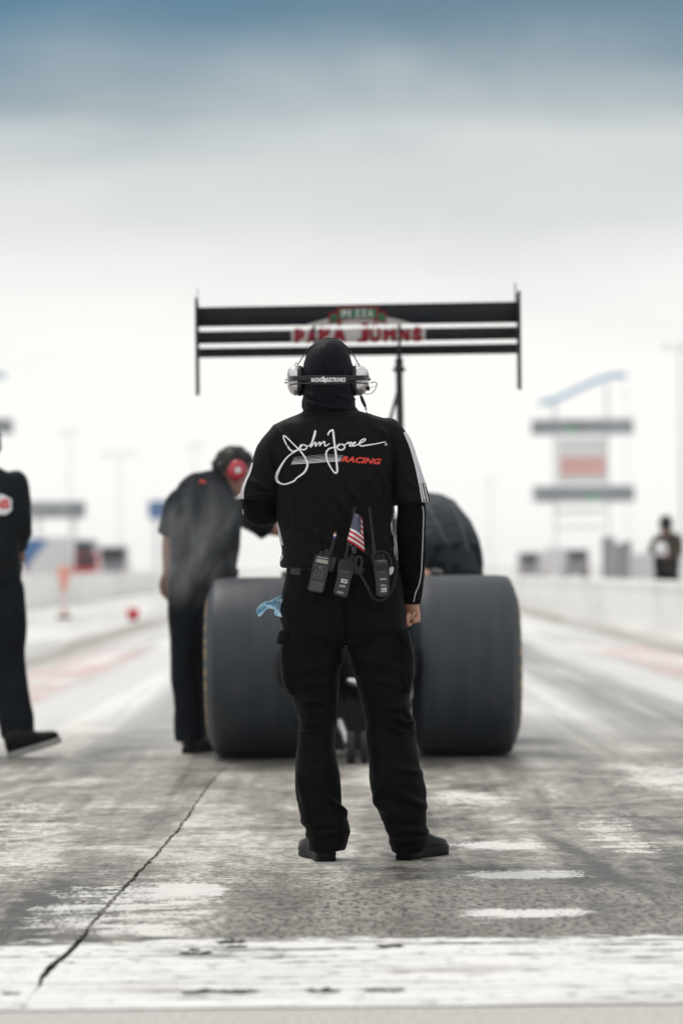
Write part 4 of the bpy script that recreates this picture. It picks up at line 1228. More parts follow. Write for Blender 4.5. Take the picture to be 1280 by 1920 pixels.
# shirt with loose short sleeves
mb = MB(); mb.loft(T_torso, 40, 2.5, 3)
mb.limb(*ARM_R, seg=24, sub=3, rnd=False); mb.limb(*ARM_L, seg=24, sub=3, rnd=False)
mb.ell(P(726, 812, D), .052, .075, .052); mb.ell(P(527, 822, D), .05, .075, .052)
shirt_me = fuse(mb, 0.0055, 3)
sf = folds_fn([(640, 895, 680, 950, 6, .006), (690, 895, 722, 955, 6, .007), (705, 870, 733, 930, 5, .005), (605, 937, 655, 1000, 8, .007), (560, 980, 640, 1030, 8, .006), (700, 990, 736, 1040, 6, .007), (660, 960, 715, 1030, 7, .006),
               (545, 1000, 600, 1052, 7, .006), (520, 880, 526, 960, 5, .005), (548, 890, 552, 985, 6, .004), (505, 850, 512, 930, 5, .006), (740, 830, 738, 950, 5, -.006), (752, 860, 745, 930, 5, .005), (760, 900, 790, 925, 5, .004),
               (590, 950, 600, 1040, 7, .005), (640, 1010, 700, 1052, 6, .006), (700, 800, 738, 822, 6, .004), (515, 800, 545, 830, 6, .004), (470, 900, 500, 915, 5, .005), (465, 930, 510, 925, 5, .004), (625, 925, 690, 1010, 6, .005), (730, 960, 722, 1050, 5, .006)])
cn = cloth_noise(.0022, 11, .0008, 3.0, (1, 1, .6))
displace(shirt_me, lambda co, n: 1.9 * sf(co, n) + 1.3 * cn(co, n))
shirt = link('shirt', shirt_me, M_shirt, man)
sb = bvh_of(shirt_me)
mb = MB(); mb.loft([pst(572, 667, 764, .066), pst(566, 674, 772, .076), pst(560, 684, 779, .084), pst(552, 697, 783, .088)], 36, 2.3, 3); mb.build('collar', M_shirt, shirt)

# long sleeves under it
for nm, (pts, rad), cuff in (('long_sleeve', UND_R, 1), ('long_sleeve', UND_L, 0)):
    mb = MB(); mb.limb(pts, rad, seg=24, sub=4, rnd=not cuff)
    me = fuse(mb, 0.005, 2)
    f2 = folds_fn([(745, 975, 795, 965, 5, .005), (748, 1000, 795, 1010, 5, .005), (750, 1040, 790, 1030, 6, .004), (750, 1070, 792, 1080, 5, .005), (755, 1100, 788, 1092, 4, .004), (755, 1116, 786, 1113, 3, .003), (465, 960, 510, 950, 4, .004), (470, 975, 515, 966, 4, .004)])
    c2 = cloth_noise(.0025, 14, .0008, 7.0, (1, 1, .5))
    displace(me, lambda co, n: f2(co, n) + c2(co, n))
    sl2 = link(nm, me, M_under, man)
    b2 = bvh_of(me)
    if cuff: pen('piping', b2, [(791, 949), (793, 965), (792, 1000), (790.5, 1040), (789, 1070), (785, 1095), (778.5, 1112), (775, 1128)], 1.7, M_lav, sl2, .0016)
    else: pen('piping', b2, [(456, 955), (457.5, 968), (462, 981), (466, 986)], 1.5, M_lav, sl2, .0016)

# printed stripes down the sleeves and side panels
def strip_grid(path, wpx0, wpx1, nu=10, sub=10):
    """print between a traced line and a line wpx further right (pixels); what misses the cloth is dropped"""
    q = [x[0] for x in smooth_st([(V((*p, 0)),) for p in path], sub)]; n = len(q)
    vs = [(p.x + (wpx0 + (wpx1 - wpx0) * i / (n - 1)) * k / nu, p.y) for i, p in enumerate(q) for k in range(nu + 1)]
    W = nu + 1
    return vs, [(i * W + k, i * W + k + 1, (i + 1) * W + k + 1, (i + 1) * W + k) for i in range(n - 1) for k in range(nu)]
rp = ((756, 811), (767, 838), (776, 868), (784, 903), (791.5, 944))
decal('sleeve_panel', *strip_grid(rp, 8, 18, 24, 16), sb, M_lav, shirt, .0014)
pen('sleeve_stripe', sb, rp, 1.7, M_white, shirt, .0028)
pen('sleeve_stripe', sb, [(x + 3.6, y) for x, y in rp], 1.1, M_white, shirt, .0028)
M_dk = pmat('dark_purple_print', (.03, .025, .035), .7)
decal('sleeve_band', *strip_grid(((787, 906), (790, 925), (794, 943)), 10, 16, 12, 8), sb, M_dk, shirt, .0022)
for dx in (4.5, 9.0): pen('sleeve_stripe', sb, [(784 + dx, 906), (788 + dx, 925), (792 + dx * 1.1, 944)], 1.5, M_white, shirt, .0034)
lp = ((470, 868), (466, 885), (458, 903), (453.5, 918), (452.5, 932), (454, 946))
decal('sleeve_panel', *strip_grid([(x - 3, y) for x, y in lp], 8, 8, 20, 10), sb, M_lav, shirt, .0014)
pen('sleeve_stripe', sb, [(x + 4.6, y) for x, y in lp], 1.4, M_white, shirt, .0028)
decal('side_panel', *strip_grid(((512, 978), (516, 992), (520, 1008), (524, 1022)), 9, 8, 20, 10), sb, M_lav, shirt, .0014)
decal('side_panel', *strip_grid(((518, 1034), (516, 1046), (518, 1053)), 9, 7, 16, 8), sb, M_lav, shirt, .0014)
pen('side_piping', sb, [(525, 1034), (530.5, 1043), (527, 1051), (523, 1056)], 1.7, M_white, shirt, .0024)
decal('side_panel', *strip_grid(((735, 966), (733, 985), (739, 1005), (742, 1030), (741, 1050)), 12, 12, 20, 10), sb, M_lav, shirt, .0014)
pen('side_piping', sb, [(732, 980), (733, 995), (739, 1012), (738, 1030), (741, 1048)], 1.6, M_white, shirt, .0024)
# shoulder seam, back yoke seam and sleeve hem stitching
M_seam = pmat('black_seam_thread', (0.006, 0.006, 0.006), 0.9, spec=0.1)
ribbon_near('seam', sb, [P(x, y, D - .2) for x, y in ((742, 798), (747, 806), (746, 815), (742, 830), (738, 850))], .0025, M_seam, shirt, .0012)
ribbon_near('seam', sb, [P(x, y, D - .2) for x, y in ((500, 806), (505, 820), (510, 845), (513, 880))], .0025, M_seam, shirt, .0012)
ribbon_near('seam', sb, [P(x, y, D - .2) for x, y in ((738, 940), (760, 940), (780, 938), (800, 932))], .002, M_seam, shirt, .0012)

# signature lettering on the back (pen path traced in a 4x crop of the photo)
def z7(p): return (500 + p[0] / 4.0, 790 + p[1] / 4.0)
pens = [
    ([(238, 208), (212, 222), (188, 222), (160, 190), (138, 145), (127, 110), (150, 122), (195, 165), (240, 210), (278, 256), (303, 306), (304, 340), (280, 385), (222, 428), (207, 446), (168, 464), (128, 471), (93, 458), (76, 430), (82, 392), (112, 332), (148, 278), (188, 243), (226, 220), (252, 196), (272, 176)],
     [6, 8, 9, 10, 9, 6, 6, 7, 9, 10, 12, 13, 12, 9, 9, 9, 9, 12, 17, 17, 13, 9, 8, 9, 9, 8]),
    ([(274, 174), (254, 182), (251, 202), (266, 213), (288, 211), (301, 196), (292, 180), (278, 178), (300, 186), (322, 182), (338, 158), (352, 112), (361, 74), (367, 80), (359, 115), (342, 160), (329, 194), (343, 180), (358, 163), (369, 160), (365, 178), (368, 188), (380, 172), (396, 158), (402, 164), (396, 184), (404, 176), (420, 158), (434, 154), (434, 176), (440, 186), (456, 178), (472, 166)],
     [8, 9, 9, 9, 9, 8, 7, 6, 6, 7, 8, 8, 7, 7, 8, 9, 8, 7, 8, 8, 8, 7, 7, 8, 8, 7, 7, 8, 8, 8, 7, 7, 5]),
    ([(458, 106), (468, 82), (490, 68), (497, 74), (502, 120), (509, 180), (518, 250), (526, 330), (528, 374), (517, 388), (496, 372), (464, 318), (447, 268), (447, 232), (470, 205), (508, 195), (546, 180)],
     [8, 10, 11, 10, 12, 12, 13, 13, 12, 11, 9, 10, 11, 11, 9, 8, 7]),
    ([(552, 170), (532, 182), (530, 202), (546, 214), (570, 212), (584, 196), (576, 178), (558, 172), (575, 180), (596, 170), (610, 158), (610, 168), (628, 158), (634, 164), (620, 182), (632, 187), (650, 172), (664, 158), (650, 162), (640, 178), (652, 186), (676, 176), (702, 164), (732, 146), (736, 134), (718, 136), (696, 156), (692, 176), (708, 185), (745, 180), (800, 172), (850, 162), (888, 154)],
     [8, 9, 9, 9, 9, 9, 8, 7, 6, 7, 8, 7, 8, 8, 8, 7, 7, 8, 8, 8, 8, 7, 7, 8, 8, 8, 9, 9, 9, 8, 7, 6, 4])]
# horizontal stripes behind the name
for i in range(6):
    t = i / 5
    xl_, yl_, xr_, yr_ = 206 - 21 * t, 270 + 50 * t, 572 - 20 * t, 257 + 40 * t
    pth = [(xl_, yl_), (xl_ + 90, yl_ - 6), (xl_ + 160, yl_ - 14 + t * 4), (xl_ + 250, yl_ - 20 + t * 2), (xr_, yr_)]
    v, f_ = stroke2d([z7(p) for p in pth], [(1.6 + 3.6 * t) / 4.0] * 5)
    decal('print_stripe', v, f_, sb, M_white if i > 2 else M_lav, shirt, .0016)
for pts, w in pens:
    v, f_ = stroke2d([z7(p) for p in pts], [k * 1.22 / 4.0 for k in w])
    decal('signature_lettering', v, f_, sb, M_white, shirt, .0026)
v, f_ = stroke2d([z7((890 + 7 * math.cos(k), 173 + 7 * math.sin(k))) for k in (0, 1, 2, 3, 4, 5, 6.28)], [1.0] * 7)
decal('signature_lettering', v, f_, sb, M_white, shirt, .0026)
v, f_ = fit_text('RACING', 639.5, 854.5, 714.0, 866.0, R(4.2), 0.045, 0.28, 1.02)
decal('red_lettering', v, f_, sb, M_red, shirt, .0026, 5)

# trousers
mb = MB(); mb.loft(PELV, 40, 2.5, 3); mb.loft(LEG_L, 32, 2.3, 3); mb.loft(LEG_R, 32, 2.3, 3)
tr_me = fuse(mb, 0.0058, 3)
tf = folds_fn([(732, 1344, 768, 1356, 5, .007), (720, 1330, 768, 1322, 6, .006), (735, 1375, 778, 1371, 3, .004), (760, 1330, 776, 1375, 5, .006), (715, 1360, 760, 1372, 5, .005), (755, 1490, 795, 1512, 7, .007), (740, 1440, 790, 1450, 7, .005), (700, 1500, 760, 1540, 8, .006), (730, 1555, 800, 1560, 7, .007), (735, 1578, 800, 1572, 6, .007),
               (566, 1316, 605, 1316, 5, .006), (568, 1328, 585, 1342, 5, .007), (560, 1372, 625, 1372, 3, .004), (565, 1350, 600, 1360, 6, .005), (593, 1441, 608, 1492, 6, .006), (608, 1492, 652, 1528, 6, .009), (565, 1540, 640, 1548, 8, .006), (575, 1565, 650, 1560, 7, .007), (560, 1450, 575, 1520, 7, .005),
               (540, 1290, 630, 1276, 6, .005), (545, 1262, 640, 1240, 7, .004), (670, 1265, 760, 1290, 6, .005), (665, 1235, 745, 1250, 7, .004), (600, 1195, 648, 1216, 6, .005), (700, 1195, 655, 1218, 6, .005), (648, 1130, 648, 1212, 4, -.006), (560, 1180, 620, 1200, 7, .004), (690, 1185, 745, 1175, 7, .004)])
cn2 = cloth_noise(.0035, 8, .0012, 11.0, (1, 1, .9))
displace(tr_me, lambda co, n: 2.4 * tf(co, n) + 1.4 * cn2(co, n))
tro = link('trousers', tr_me, M_trouser, man)
tb = bvh_of(tr_me)
# back pocket flaps, waistband, belt and loops
for q in (((537, 1108), (592, 1112), (590, 1139), (533, 1136)), ((656, 1114), (741, 1110), (747, 1136), (660, 1141))): patch_on('back_pocket_flap', tb, q, M_trouser, tro, .005)
def ring(l, r_, y0, y1, ry, dy=0.0): return [pst(l, r_, y0, ry, dy), pst(l, r_, (y0 + y1) / 2, ry + .001, dy), pst(l, r_, y1, ry, dy)]
mb = MB(); mb.loft(ring(536.5, 748.8, 1062, 1078, .1145), 48, 2.5, 1); bel = mb.build('belt', M_belt, man)
for x in (542, 610, 640, 700):
    bb = bvh_of(bel.data); patch_on('belt_loop', bb, ((x - 4, 1060), (x + 4, 1060), (x + 4, 1081), (x - 4, 1081)), M_trouser, tro, .004, 3, 6)
patch_on('belt_keeper', bvh_of(bel.data), ((546, 1064), (564, 1064.5), (563, 1078), (545, 1077)), M_greypl, bel, .003, 4, 4)
# cargo pockets on the outer thighs
def cargo(sts, flap):
    mb = MB(); mb.loft([pst(*a) for a in sts], 28, 3.2, 3)
    me = fuse(mb, .005, 2); displace(me, cloth_noise(.004, 16, .001, 5)); pk = link('cargo_pocket', me, M_trouser, tro)
    mb = MB(); mb.loft([pst(*a) for a in flap], 28, 3.6, 2); me = fuse(mb, .0045, 1); displace(me, cloth_noise(.002, 18, .001, 8)); link('pocket_flap', me, M_trouser, pk)
    return pk
cargo(((527, 556, 1200, .06, -.01), (526, 560, 1225, .066, -.01), (527, 562, 1255, .07, -.01), (533, 566, 1285, .066, -.01), (543, 566, 1302, .05, -.01)), ((524, 550, 1182, .062, -.012), (519, 548, 1196, .072, -.014), (517, 545, 1206, .074, -.014)))
pk = cargo(((744, 769, 1200, .06, -.01), (742, 774, 1225, .068, -.01), (738, 776, 1258, .072, -.01), (735, 773, 1285, .068, -.01), (740, 767, 1301, .05, -.01)), ((742, 764, 1178, .062, -.012), (744, 769, 1194, .074, -.014), (748, 771, 1207, .076, -.014)))
patch_on('pocket_tag', bvh_of(pk.data), ((747.5, 1284.5), (752.5, 1285), (752.5, 1287.5), (747.5, 1287)), M_lav, pk, .003, 3, 2)
# seams down the legs
ribbon_near('seam', tb, [P(x, y, D - .3) for x, y in ((735, 1376), (755, 1373), (777, 1371))], .003, M_seam, tro, .0012)
ribbon_near('seam', tb, [P(x, y, D - .3) for x, y in ((560, 1374), (590, 1376), (625, 1374))], .003, M_seam, tro, .0012)
ribbon_near('seam', tb, [P(x, y, D - .3) for x, y in ((645, 1085), (647, 1140), (648, 1205))], .003, M_seam, tro, .0012)

# shoes
hl = P(612, 1612, D - .06); hl.z = 0.0; shoe(man, hl, R(-14), 0, .29)
hr = P(755, 1612, D - .03); hr.z = 0.0; shoe(man, hr, R(33), 0, .27)

# hood
mb = MB()
H_ = [pst(*a) for a in ((606, 626, 636, .02, .02), (594, 640, 640.5, .05, .02), (583, 649, 650, .077, .02), (575, 656, 665, .096, .02), (569, 661, 685, .108, .02), (567, 662, 705, .113, .02), (568, 661, 725, .110, .018), (566.5, 663, 742, .101, .01), (564.5, 666, 756, .094, .004), (567, 665, 767, .090, 0), (576, 660, 778, .080, 0))]
mb.loft(H_, 36, 2.15, 3)
hm_ = fuse(mb, .0045, 2)
hf = folds_fn([(575, 735, 610, 752, 4, .005), (570, 752, 620, 765, 4, .006), (618, 735, 660, 750, 4, .005), (615, 730, 614, 768, 3, .004), (640, 760, 665, 748, 4, .005), (600, 760, 655, 768, 4, .004), (585, 725, 590, 760, 4, .003), (650, 728, 648, 742, 3, .004), (572, 742, 585, 768, 4, .005)])
hn = cloth_noise(.0014, 22, .0005, 2, (1, 1, .7))
displace(hm_, lambda co, n: 1.8 * hf(co, n) + 1.6 * hn(co, n))
bm = bmesh.new(); bm.from_mesh(hm_)
hc = P(615, 702, D + .02)
bmesh.ops.delete(bm, geom=[f_ for f_ in bm.faces if f_.calc_center_median().y > hc.y + .075 and hc.z - .07 < f_.calc_center_median().z < hc.z + .045], context='FACES')
bm.to_mesh(hm_); bm.free()
hood = link('hood', hm_, M_hood, man)
hb = bvh_of(hm_)
M_hseam = pmat('hood_seam', (0.004, 0.005, 0.009), 0.9)
for pth in (((585, 660), (583, 690), (585, 722)), ((616, 637), (620, 652), (621, 670)), ((646, 662), (648, 690), (646, 722))):
    ribbon_near('seam', hb, [P(x, y, D - .3) for x, y in pth], .0025, M_hseam, hood, .001)

# ------------------------------------------------------------------ headset
hs = empty('headset', P(615, 712, D - .1), 'two-way radio headset with silver cups worn over the dark hood', 'headset')
EY = D + .015
def cup(inner, outer, cy, side):
    prof = ((0.0, .046, .040), (0.10, .0505, .043), (.35, .0515, .043), (.62, .046, .039), (.84, .035, .030), (.95, .022, .019), (1.0, .008, .006))
    mb = MB(); mb.loft([(P(inner + (outer - inner) * t, cy - 1.5 * t, EY), V((0, 0, rz)), V((0, ry, 0))) for t, rz, ry in prof], 32, 2.3, 3)
    sh = mb.build('ear_cup', M_shell, hs)
    mb = MB(); x2 = inner - side * 9
    mb.loft([(P(x, cy, EY), V((0, 0, rz)), V((0, ry, 0))) for x, rz, ry in ((x2, .044, .034), (x2 + side * 2, .050, .041), (inner - side * 1, .0525, .043), (inner + side * 1.5, .051, .0425))], 32, 2.3, 2)
    mb.build('cushion', M_blackpl, sh)
    mb = MB(); mb.tube([P(inner + side * 1, 684, EY - .005), P(inner + side * 4.5, 679.5, EY - .01), P(inner + side * 7, 685, EY - .012)], .0016, 6); mb.build('hook', M_steel, sh)
    return sh
cl_ = cup(559.5, 537.5, 714, -1); cr_ = cup(665.5, 692.5, 714, 1)
mb = MB(); mb.lathe([(0, 0), (.0085, 0), (.0085, .004), (.006, .007), (0, .007)], Matrix.Translation(P(545, 696, EY - .012)), 16); mb.build('volume_knob', M_blackpl, cl_)
mb = MB(); mb.tube([P(541, 716, EY - .02), P(533, 717.5, EY - .02)], .0035, 8); mb.tube([P(538, 712, EY - .015), P(534, 711.5, EY - .015)], .0028, 8); mb.build('bolt', M_steel, cl_)
mb = MB(); mb.tube([P(690, 712, EY - .02), P(694.5, 711, EY - .02)], .0035, 8); mb.ell(P(690, 728, EY - .02), .006, .01, .009); mb.build('bolt', M_blackpl, cr_)
def rear_strip(pts, hpx, th):
    ps = curve_pts([P(x, y, D + dy) for x, y, dy in pts], 6); mb = MB()
    mb.limb(ps, [(hpx / 2 / MP, th)] * len(ps), hint=(0, 0, 1), seg=12, n=5, sub=1, rnd=False)
    return mb
rb_ = [(541, 711, .01), (543, 710.5, -.03), (553, 709.5, -.08), (580, 709.2, -.118), (615, 709.2, -.130), (650, 708.8, -.118), (678, 708.5, -.08), (689, 708.5, -.03), (691, 709, .01)]
band_o = rear_strip(rb_, 9.5, .0022).build('rear_band', M_blackpl, hs)
lw = [(543, 722, .0), (549, 720.5, -.06), (580, 718.5, -.112), (615, 718, -.122), (650, 717.5, -.112), (682, 718.5, -.06), (690, 720, .0)]
rear_strip(lw, 2.4, .0022).build('lower_wire', M_blackpl, hs)
plate = rear_strip([(581, 712.6, -.119), (598, 712.5, -.129), (616, 712.4, -.134), (634, 712.2, -.130), (650.5, 712, -.120)], 17, .003).build('name_plate', M_blackpl, hs)
pb = bvh_of(plate.data)
v, f_ = fit_text('RACING', 583.5, 708.2, 604.5, 716.2, R(0), 0.045, 0.15, .95); decal('plate_lettering', v, f_, pb, M_white, plate, .0008, 4)
v, f_ = fit_text('ELECTRONICS', 610.5, 708.0, 647.5, 716.0, R(0), 0.045, 0.15, .95); decal('plate_lettering', v, f_, pb, M_white, plate, .0008, 4)
em = [(602.5, 707.5), (607.5, 705.6), (608.5, 709), (612, 711.5), (609.5, 713.5), (611, 718.6), (606.5, 716.2), (604, 714), (605.5, 711)]
decal('plate_emblem', em, [tuple(range(len(em)))], pb, M_white, plate, .0010, 3)
hp = curve_pts([P(x, y, D + .02) for x, y in ((557, 685), (562, 678), (572, 662), (584, 649), (600, 638), (616, 634.2), (632, 637.5), (648, 648), (660, 662), (669, 678), (674, 685))], 5)
mb = MB(); mb.limb(hp, [(.011, .0016)] * len(hp), hint=(0, 1, 0), seg=10, n=4, sub=1, rnd=False); mb.build('head_strap', M_blackpl, hs)
mb = MB(); mb.tube(curve_pts([P(x, y, EY - .03) for x, y in ((694, 717), (700, 716), (706, 719), (704, 728), (697, 737), (688, 739), (682, 737))], 4), .0013, 6); mb.tube([P(695, 719, EY - .02), P(704.5, 716, EY - .02), P(705.5, 723, EY - .02), P(694, 727, EY - .02)], .0008, 6); mb.build('wire_loop', M_wire, hs)
mb = MB(); mb.limb([P(677, 744, EY), P(680, 752, EY), P(684, 761, EY)], [.0052, .0062, .005], seg=10, sub=1)
for k in range(3): mb.lathe([(.0, 0), (.0048, .0), (.0048, .002), (0, .002)], Matrix.Translation(P(684.5 + k * .6, 763 + k * 2.4, EY)), 10)
mb.build('plug', M_blackpl, hs)
mb = MB(); mb.tube(curve_pts([P(685, 764, EY), P(687, 772, EY - .02), P(689, 779, EY - .05)], 4), .0012, 6); mb.build('cable', M_wire, hs)

# ------------------------------------------------------------------ radios on the belt (positions traced in a 6.4x crop of the photo)
def z6(X, Y): return (560 + X / 6.4, 950 + Y / 6.4)
def slab(poly, d0, th, bev=.0025):
    bm = bmesh.new()
    f0 = [bm.verts.new(P(*z6(*p), D + d0)) for p in poly]
    f1 = [bm.verts.new(P(*z6(*p), D + d0) + V((0, th, 0))) for p in poly]
    n = len(poly)
    bm.faces.new(f0); bm.faces.new(f1[::-1])
    for i in range(n): bm.faces.new((f0[i], f1[i], f1[(i + 1) % n], f0[(i + 1) % n]))
    bmesh.ops.recalc_face_normals(bm, faces=bm.faces[:])
    if bev: bmesh.ops.bevel(bm, geom=bm.edges[:], offset=bev, segments=2, affect='EDGES')
    bm.verts.index_update()
    mb = MB(); mb.add([v.co for v in bm.verts], [[v.index for v in f_.verts] for f_ in bm.faces]); bm.free()
    return mb
def join(*ms):
    o = MB()
    for m in ms: o.add(m.v, m.f)
    return o
def rot_box(cx, cy, w, h, ang):
    c_, s_ = math.cos(ang), math.sin(ang)
    return [(cx + x * c_ - y * s_, cy + x * s_ + y * c_) for x, y in ((-w / 2, -h / 2), (w / 2, -h / 2), (w / 2, h / 2), (-w / 2, h / 2))]
RD = -.192
def grille(quad, n, d0, mat, parent, name='speaker_grille'):
    (ax, ay), (bx, by), (cx_, cy_), (dx, dy) = quad; ms = []
    for i in range(n):
        t = (i + .5) / n; h = .28 / n
        L0_, R0_ = (ax + (dx - ax) * (t - h), ay + (dy - ay) * (t - h)), (bx + (cx_ - bx) * (t - h), by + (cy_ - by) * (t - h))
        L1_, R1_ = (ax + (dx - ax) * (t + h), ay + (dy - ay) * (t + h)), (bx + (cx_ - bx) * (t + h), by + (cy_ - by) * (t + h))
        ms.append(slab([L0_, R0_, R1_, L1_], d0 - .0016, .003, 0))
    return join(*ms).build(name, mat, parent, False)
def lett(body, x0, y0, x1, y1, ang, bv, mat, parent, bold=.02):
    a, b_ = z6(x0, y0), z6(x1, y1)
    v, f_ = fit_text(body, a[0], a[1], b_[0], b_[1], ang, bold)
    return decal('lettering', v, f_, bv, mat, parent, .0007)
def radio(label, poly):
    cx_, cy_ = z6(sum(p[0] for p in poly) / len(poly), sum(p[1] for p in poly) / len(poly))
    root = empty('handheld_radio', P(cx_, cy_, D + RD), label, 'radio', 'handheld radios clipped to the belt')
    b_ = slab(poly, RD, .036, .003).build('body', M_greypl, root, True, 30)
    return root, b_, bvh_of(b_.data)

# left radio with keypad and screen
r1, b1, v1 = radio('handheld radio with keypad and pale screen, left of the three', [(215, 570), (375, 597), (388, 625), (372, 700), (292, 1025), (270, 1038), (118, 1008), (104, 990), (190, 600)])
a1 = R(10)
slab([(215, 622), (352, 645), (343, 690), (206, 664)], RD - .001, .004, .0006).build('screen', M_lcd, r1)
lett('MOTOROLA', 255, 600, 350, 616, a1 * .9, v1, M_labelw, r1, .01)
ms = [slab(rot_box(238, 604, 14, 14, a1), RD - .001, .003, 0)]; join(*ms).build('maker_badge', M_labelw, r1)
ms = [slab([(258 + 26 * math.cos(k), 730 + 26 * math.sin(k)) for k in [i * .5236 for i in range(12)]], RD - .003, .006, .001)]
for i in range(2): ms.append(slab(rot_box(215 + i * 96, 702 + i * 18, 18, 16, a1), RD - .002, .004, .0008))
for r_ in range(4):
    for c_ in range(3): ms.append(slab(rot_box(203 + c_ * 43 - r_ * 8, 766 + c_ * 7.5 + r_ * 26 + (6 if c_ == 1 else 0), 32, 15, a1), RD - .002, .005, .0008))
join(*ms).build('keypad', M_keys, r1, True, 30)
grille(((150, 880), (300, 912), (275, 1025), (122, 995)), 6, RD, M_keys, r1)
join(slab([(242, 575), (250, 528), (290, 533), (286, 580)], RD + .006, .02, .002), slab([(300, 585), (310, 508), (378, 520), (372, 596)], RD + .006, .022, .002)).build('control_knob', M_blackpl, r1)
mb = MB(); mb.limb([P(*z6(382, 575), D + RD + .02), P(*z6(395, 510), D + RD + .02), P(*z6(425, 385), D + RD + .02), P(*z6(440, 300), D + RD + .02)], [.0062, .0055, .0038, .0036], seg=12, sub=2); an = mb.build('antenna', M_blackpl, r1)
for y0, y1, mt in ((372, 356, M_signb), (354, 332, M_flagw), (330, 314, pmat('orange_band', (.6, .2, .1), .5))):
    mb = MB(); mb.tube([P(*z6(427 + (372 - y0) * .18, y0), D + RD + .02), P(*z6(427 + (372 - y1) * .18, y1), D + RD + .02)], .0047, 12); mb.build('colour_band', mt, an)
slab([(392, 600), (455, 612), (438, 690), (400, 780), (360, 790), (375, 690)], RD + .02, .02, .003).build('belt_clip', M_greypl, r1)

# middle radio, the flag rides on its antenna
r2, b2_, v2 = radio('handheld radio with white label carrying the small flag', [(512, 628), (655, 655), (668, 680), (660, 790), (632, 850), (578, 1085), (560, 1092), (424, 1052), (412, 1035), (462, 830), (470, 700), (490, 640)])
a2 = R(9)
grille(((512, 655), (650, 682), (640, 770), (497, 742)), 6, RD, M_blackpl, r2)
lett('RENTAL', 528, 772, 605, 782, a2, v2, M_labelg, r2, .01)
slab([(512, 862), (590, 880), (578, 925), (500, 908)], RD - .0008, .003, .0004).build('label_plate', M_labelw, r2)
join(*[slab(rot_box(523 + i * 16, 886 + i * 3.4 + (i % 2) * 4, 8, 22, a2), RD - .0014, .002, 0) for i in range(4)]).build('label_emblem', M_blackpl, r2, False)
lett('CP59', 484, 935, 556, 962, a2, v2, M_labelw, r2, .02)
lett('RENTAL', 462, 1012, 536, 1030, a2, v2, M_labelw, r2, .03)
lett('NOT FOR RESALE', 440, 1028, 548, 1040, a2, v2, M_labelg, r2, .02)
slab([(632, 472), (692, 478), (690, 565), (636, 556)], RD + .008, .02, .002).build('cable_connector', M_greypl, r2)
join(slab([(610, 650), (618, 568), (648, 566), (645, 655)], RD + .008, .018, .002), slab([(655, 655), (655, 590), (680, 592), (682, 660)], RD + .008, .018, .002)).build('control_knob', M_blackpl, r2)
AZ = RD + .024
mb = MB(); mb.limb([P(*z6(560, 640), D + AZ), P(*z6(580, 540), D + AZ), P(*z6(625, 270), D + AZ), P(*z6(672, 15), D + AZ)], [.0068, .0055, .0038, .0033], seg=12, sub=2); mb.build('antenna', M_blackpl, r2)
slab([(680, 820), (775, 800), (778, 740), (690, 700), (665, 760)], RD + .024, .02, .003).build('belt_clip', M_greypl, r2)
mb = MB()
mb.tube(curve_pts([P(*z6(x, y), D + RD - .006) for x, y in ((690, 735), (682, 660), (700, 605), (735, 600), (755, 640), (752, 700), (735, 760))], 5), .0035, 8); mb.build('earpiece_lead', M_wire, r2)

# right radio
r3, b3, v3 = radio('handheld radio with cable looped round its top, right of the three', [(905, 640), (925, 630), (1048, 626), (1066, 642), (1080, 760), (1088, 1065), (1075, 1076), (948, 1083), (932, 1070), (918, 860), (892, 700)])
grille(((918, 690), (1058, 680), (1062, 760), (922, 770)), 5, RD, M_blackpl, r3)
lett('MOTOROLA', 965, 642, 1050, 662, R(-2), v3, M_labelg, r3, .02); slab(rot_box(950, 654, 14, 14, 0), RD - .001, .003, 0).build('maker_badge', M_labelg, r3)
lett('RENTAL', 974, 782, 1042, 792, R(-1), v3, M_labelg, r3, .01)
lett('CP473', 972, 860, 1050, 884, R(-2), v3, M_labelw, r3, .02)
lett('RENTAL', 985, 935, 1048, 950, R(-2), v3, M_labelw, r3, .03); lett('NOT FOR RESALE', 974, 953, 1060, 965, R(-2), v3, M_labelg, r3, .02)
slab([(986, 978), (1052, 972), (1052, 1022), (988, 1028)], RD - .0008, .003, .0004).build('label_plate', M_labelw, r3)
join(*[slab(rot_box(998 + i * 14, 1000 + (i % 2) * 4, 7, 24, 0), RD - .0014, .002, 0) for i in range(4)]).build('label_emblem', M_blackpl, r3, False)
join(slab([(942, 635), (940, 562), (972, 560), (975, 632)], RD + .006, .018, .003), slab([(995, 630), (990, 560), (1030, 560), (1030, 628)], RD + .006, .018, .003)).build('control_knob', M_blackpl, r3)
mb = MB(); mb.limb([P(*z6(908, 650), D + AZ), P(*z6(902, 540), D + AZ), P(*z6(875, 270), D + AZ), P(*z6(846, 18), D + AZ)], [.0085, .0062, .0040, .0036], seg=12, sub=2); mb.build('antenna', M_blackpl, r3)
slab([(1085, 730), (1140, 715), (1135, 790), (1090, 830)], RD + .02, .02, .003).build('belt_clip', M_steel, r3)
mb = MB(); mb.tube(curve_pts([P(*z6(x, y), D + RD - .006) for x, y in ((885, 640), (876, 590), (930, 545), (1010, 535), (1070, 570), (1100, 640), (1108, 705), (1040, 732), (960, 722), (905, 690), (885, 640))], 5), .0022, 8); mb.build('cable_loop', M_wire, r3)

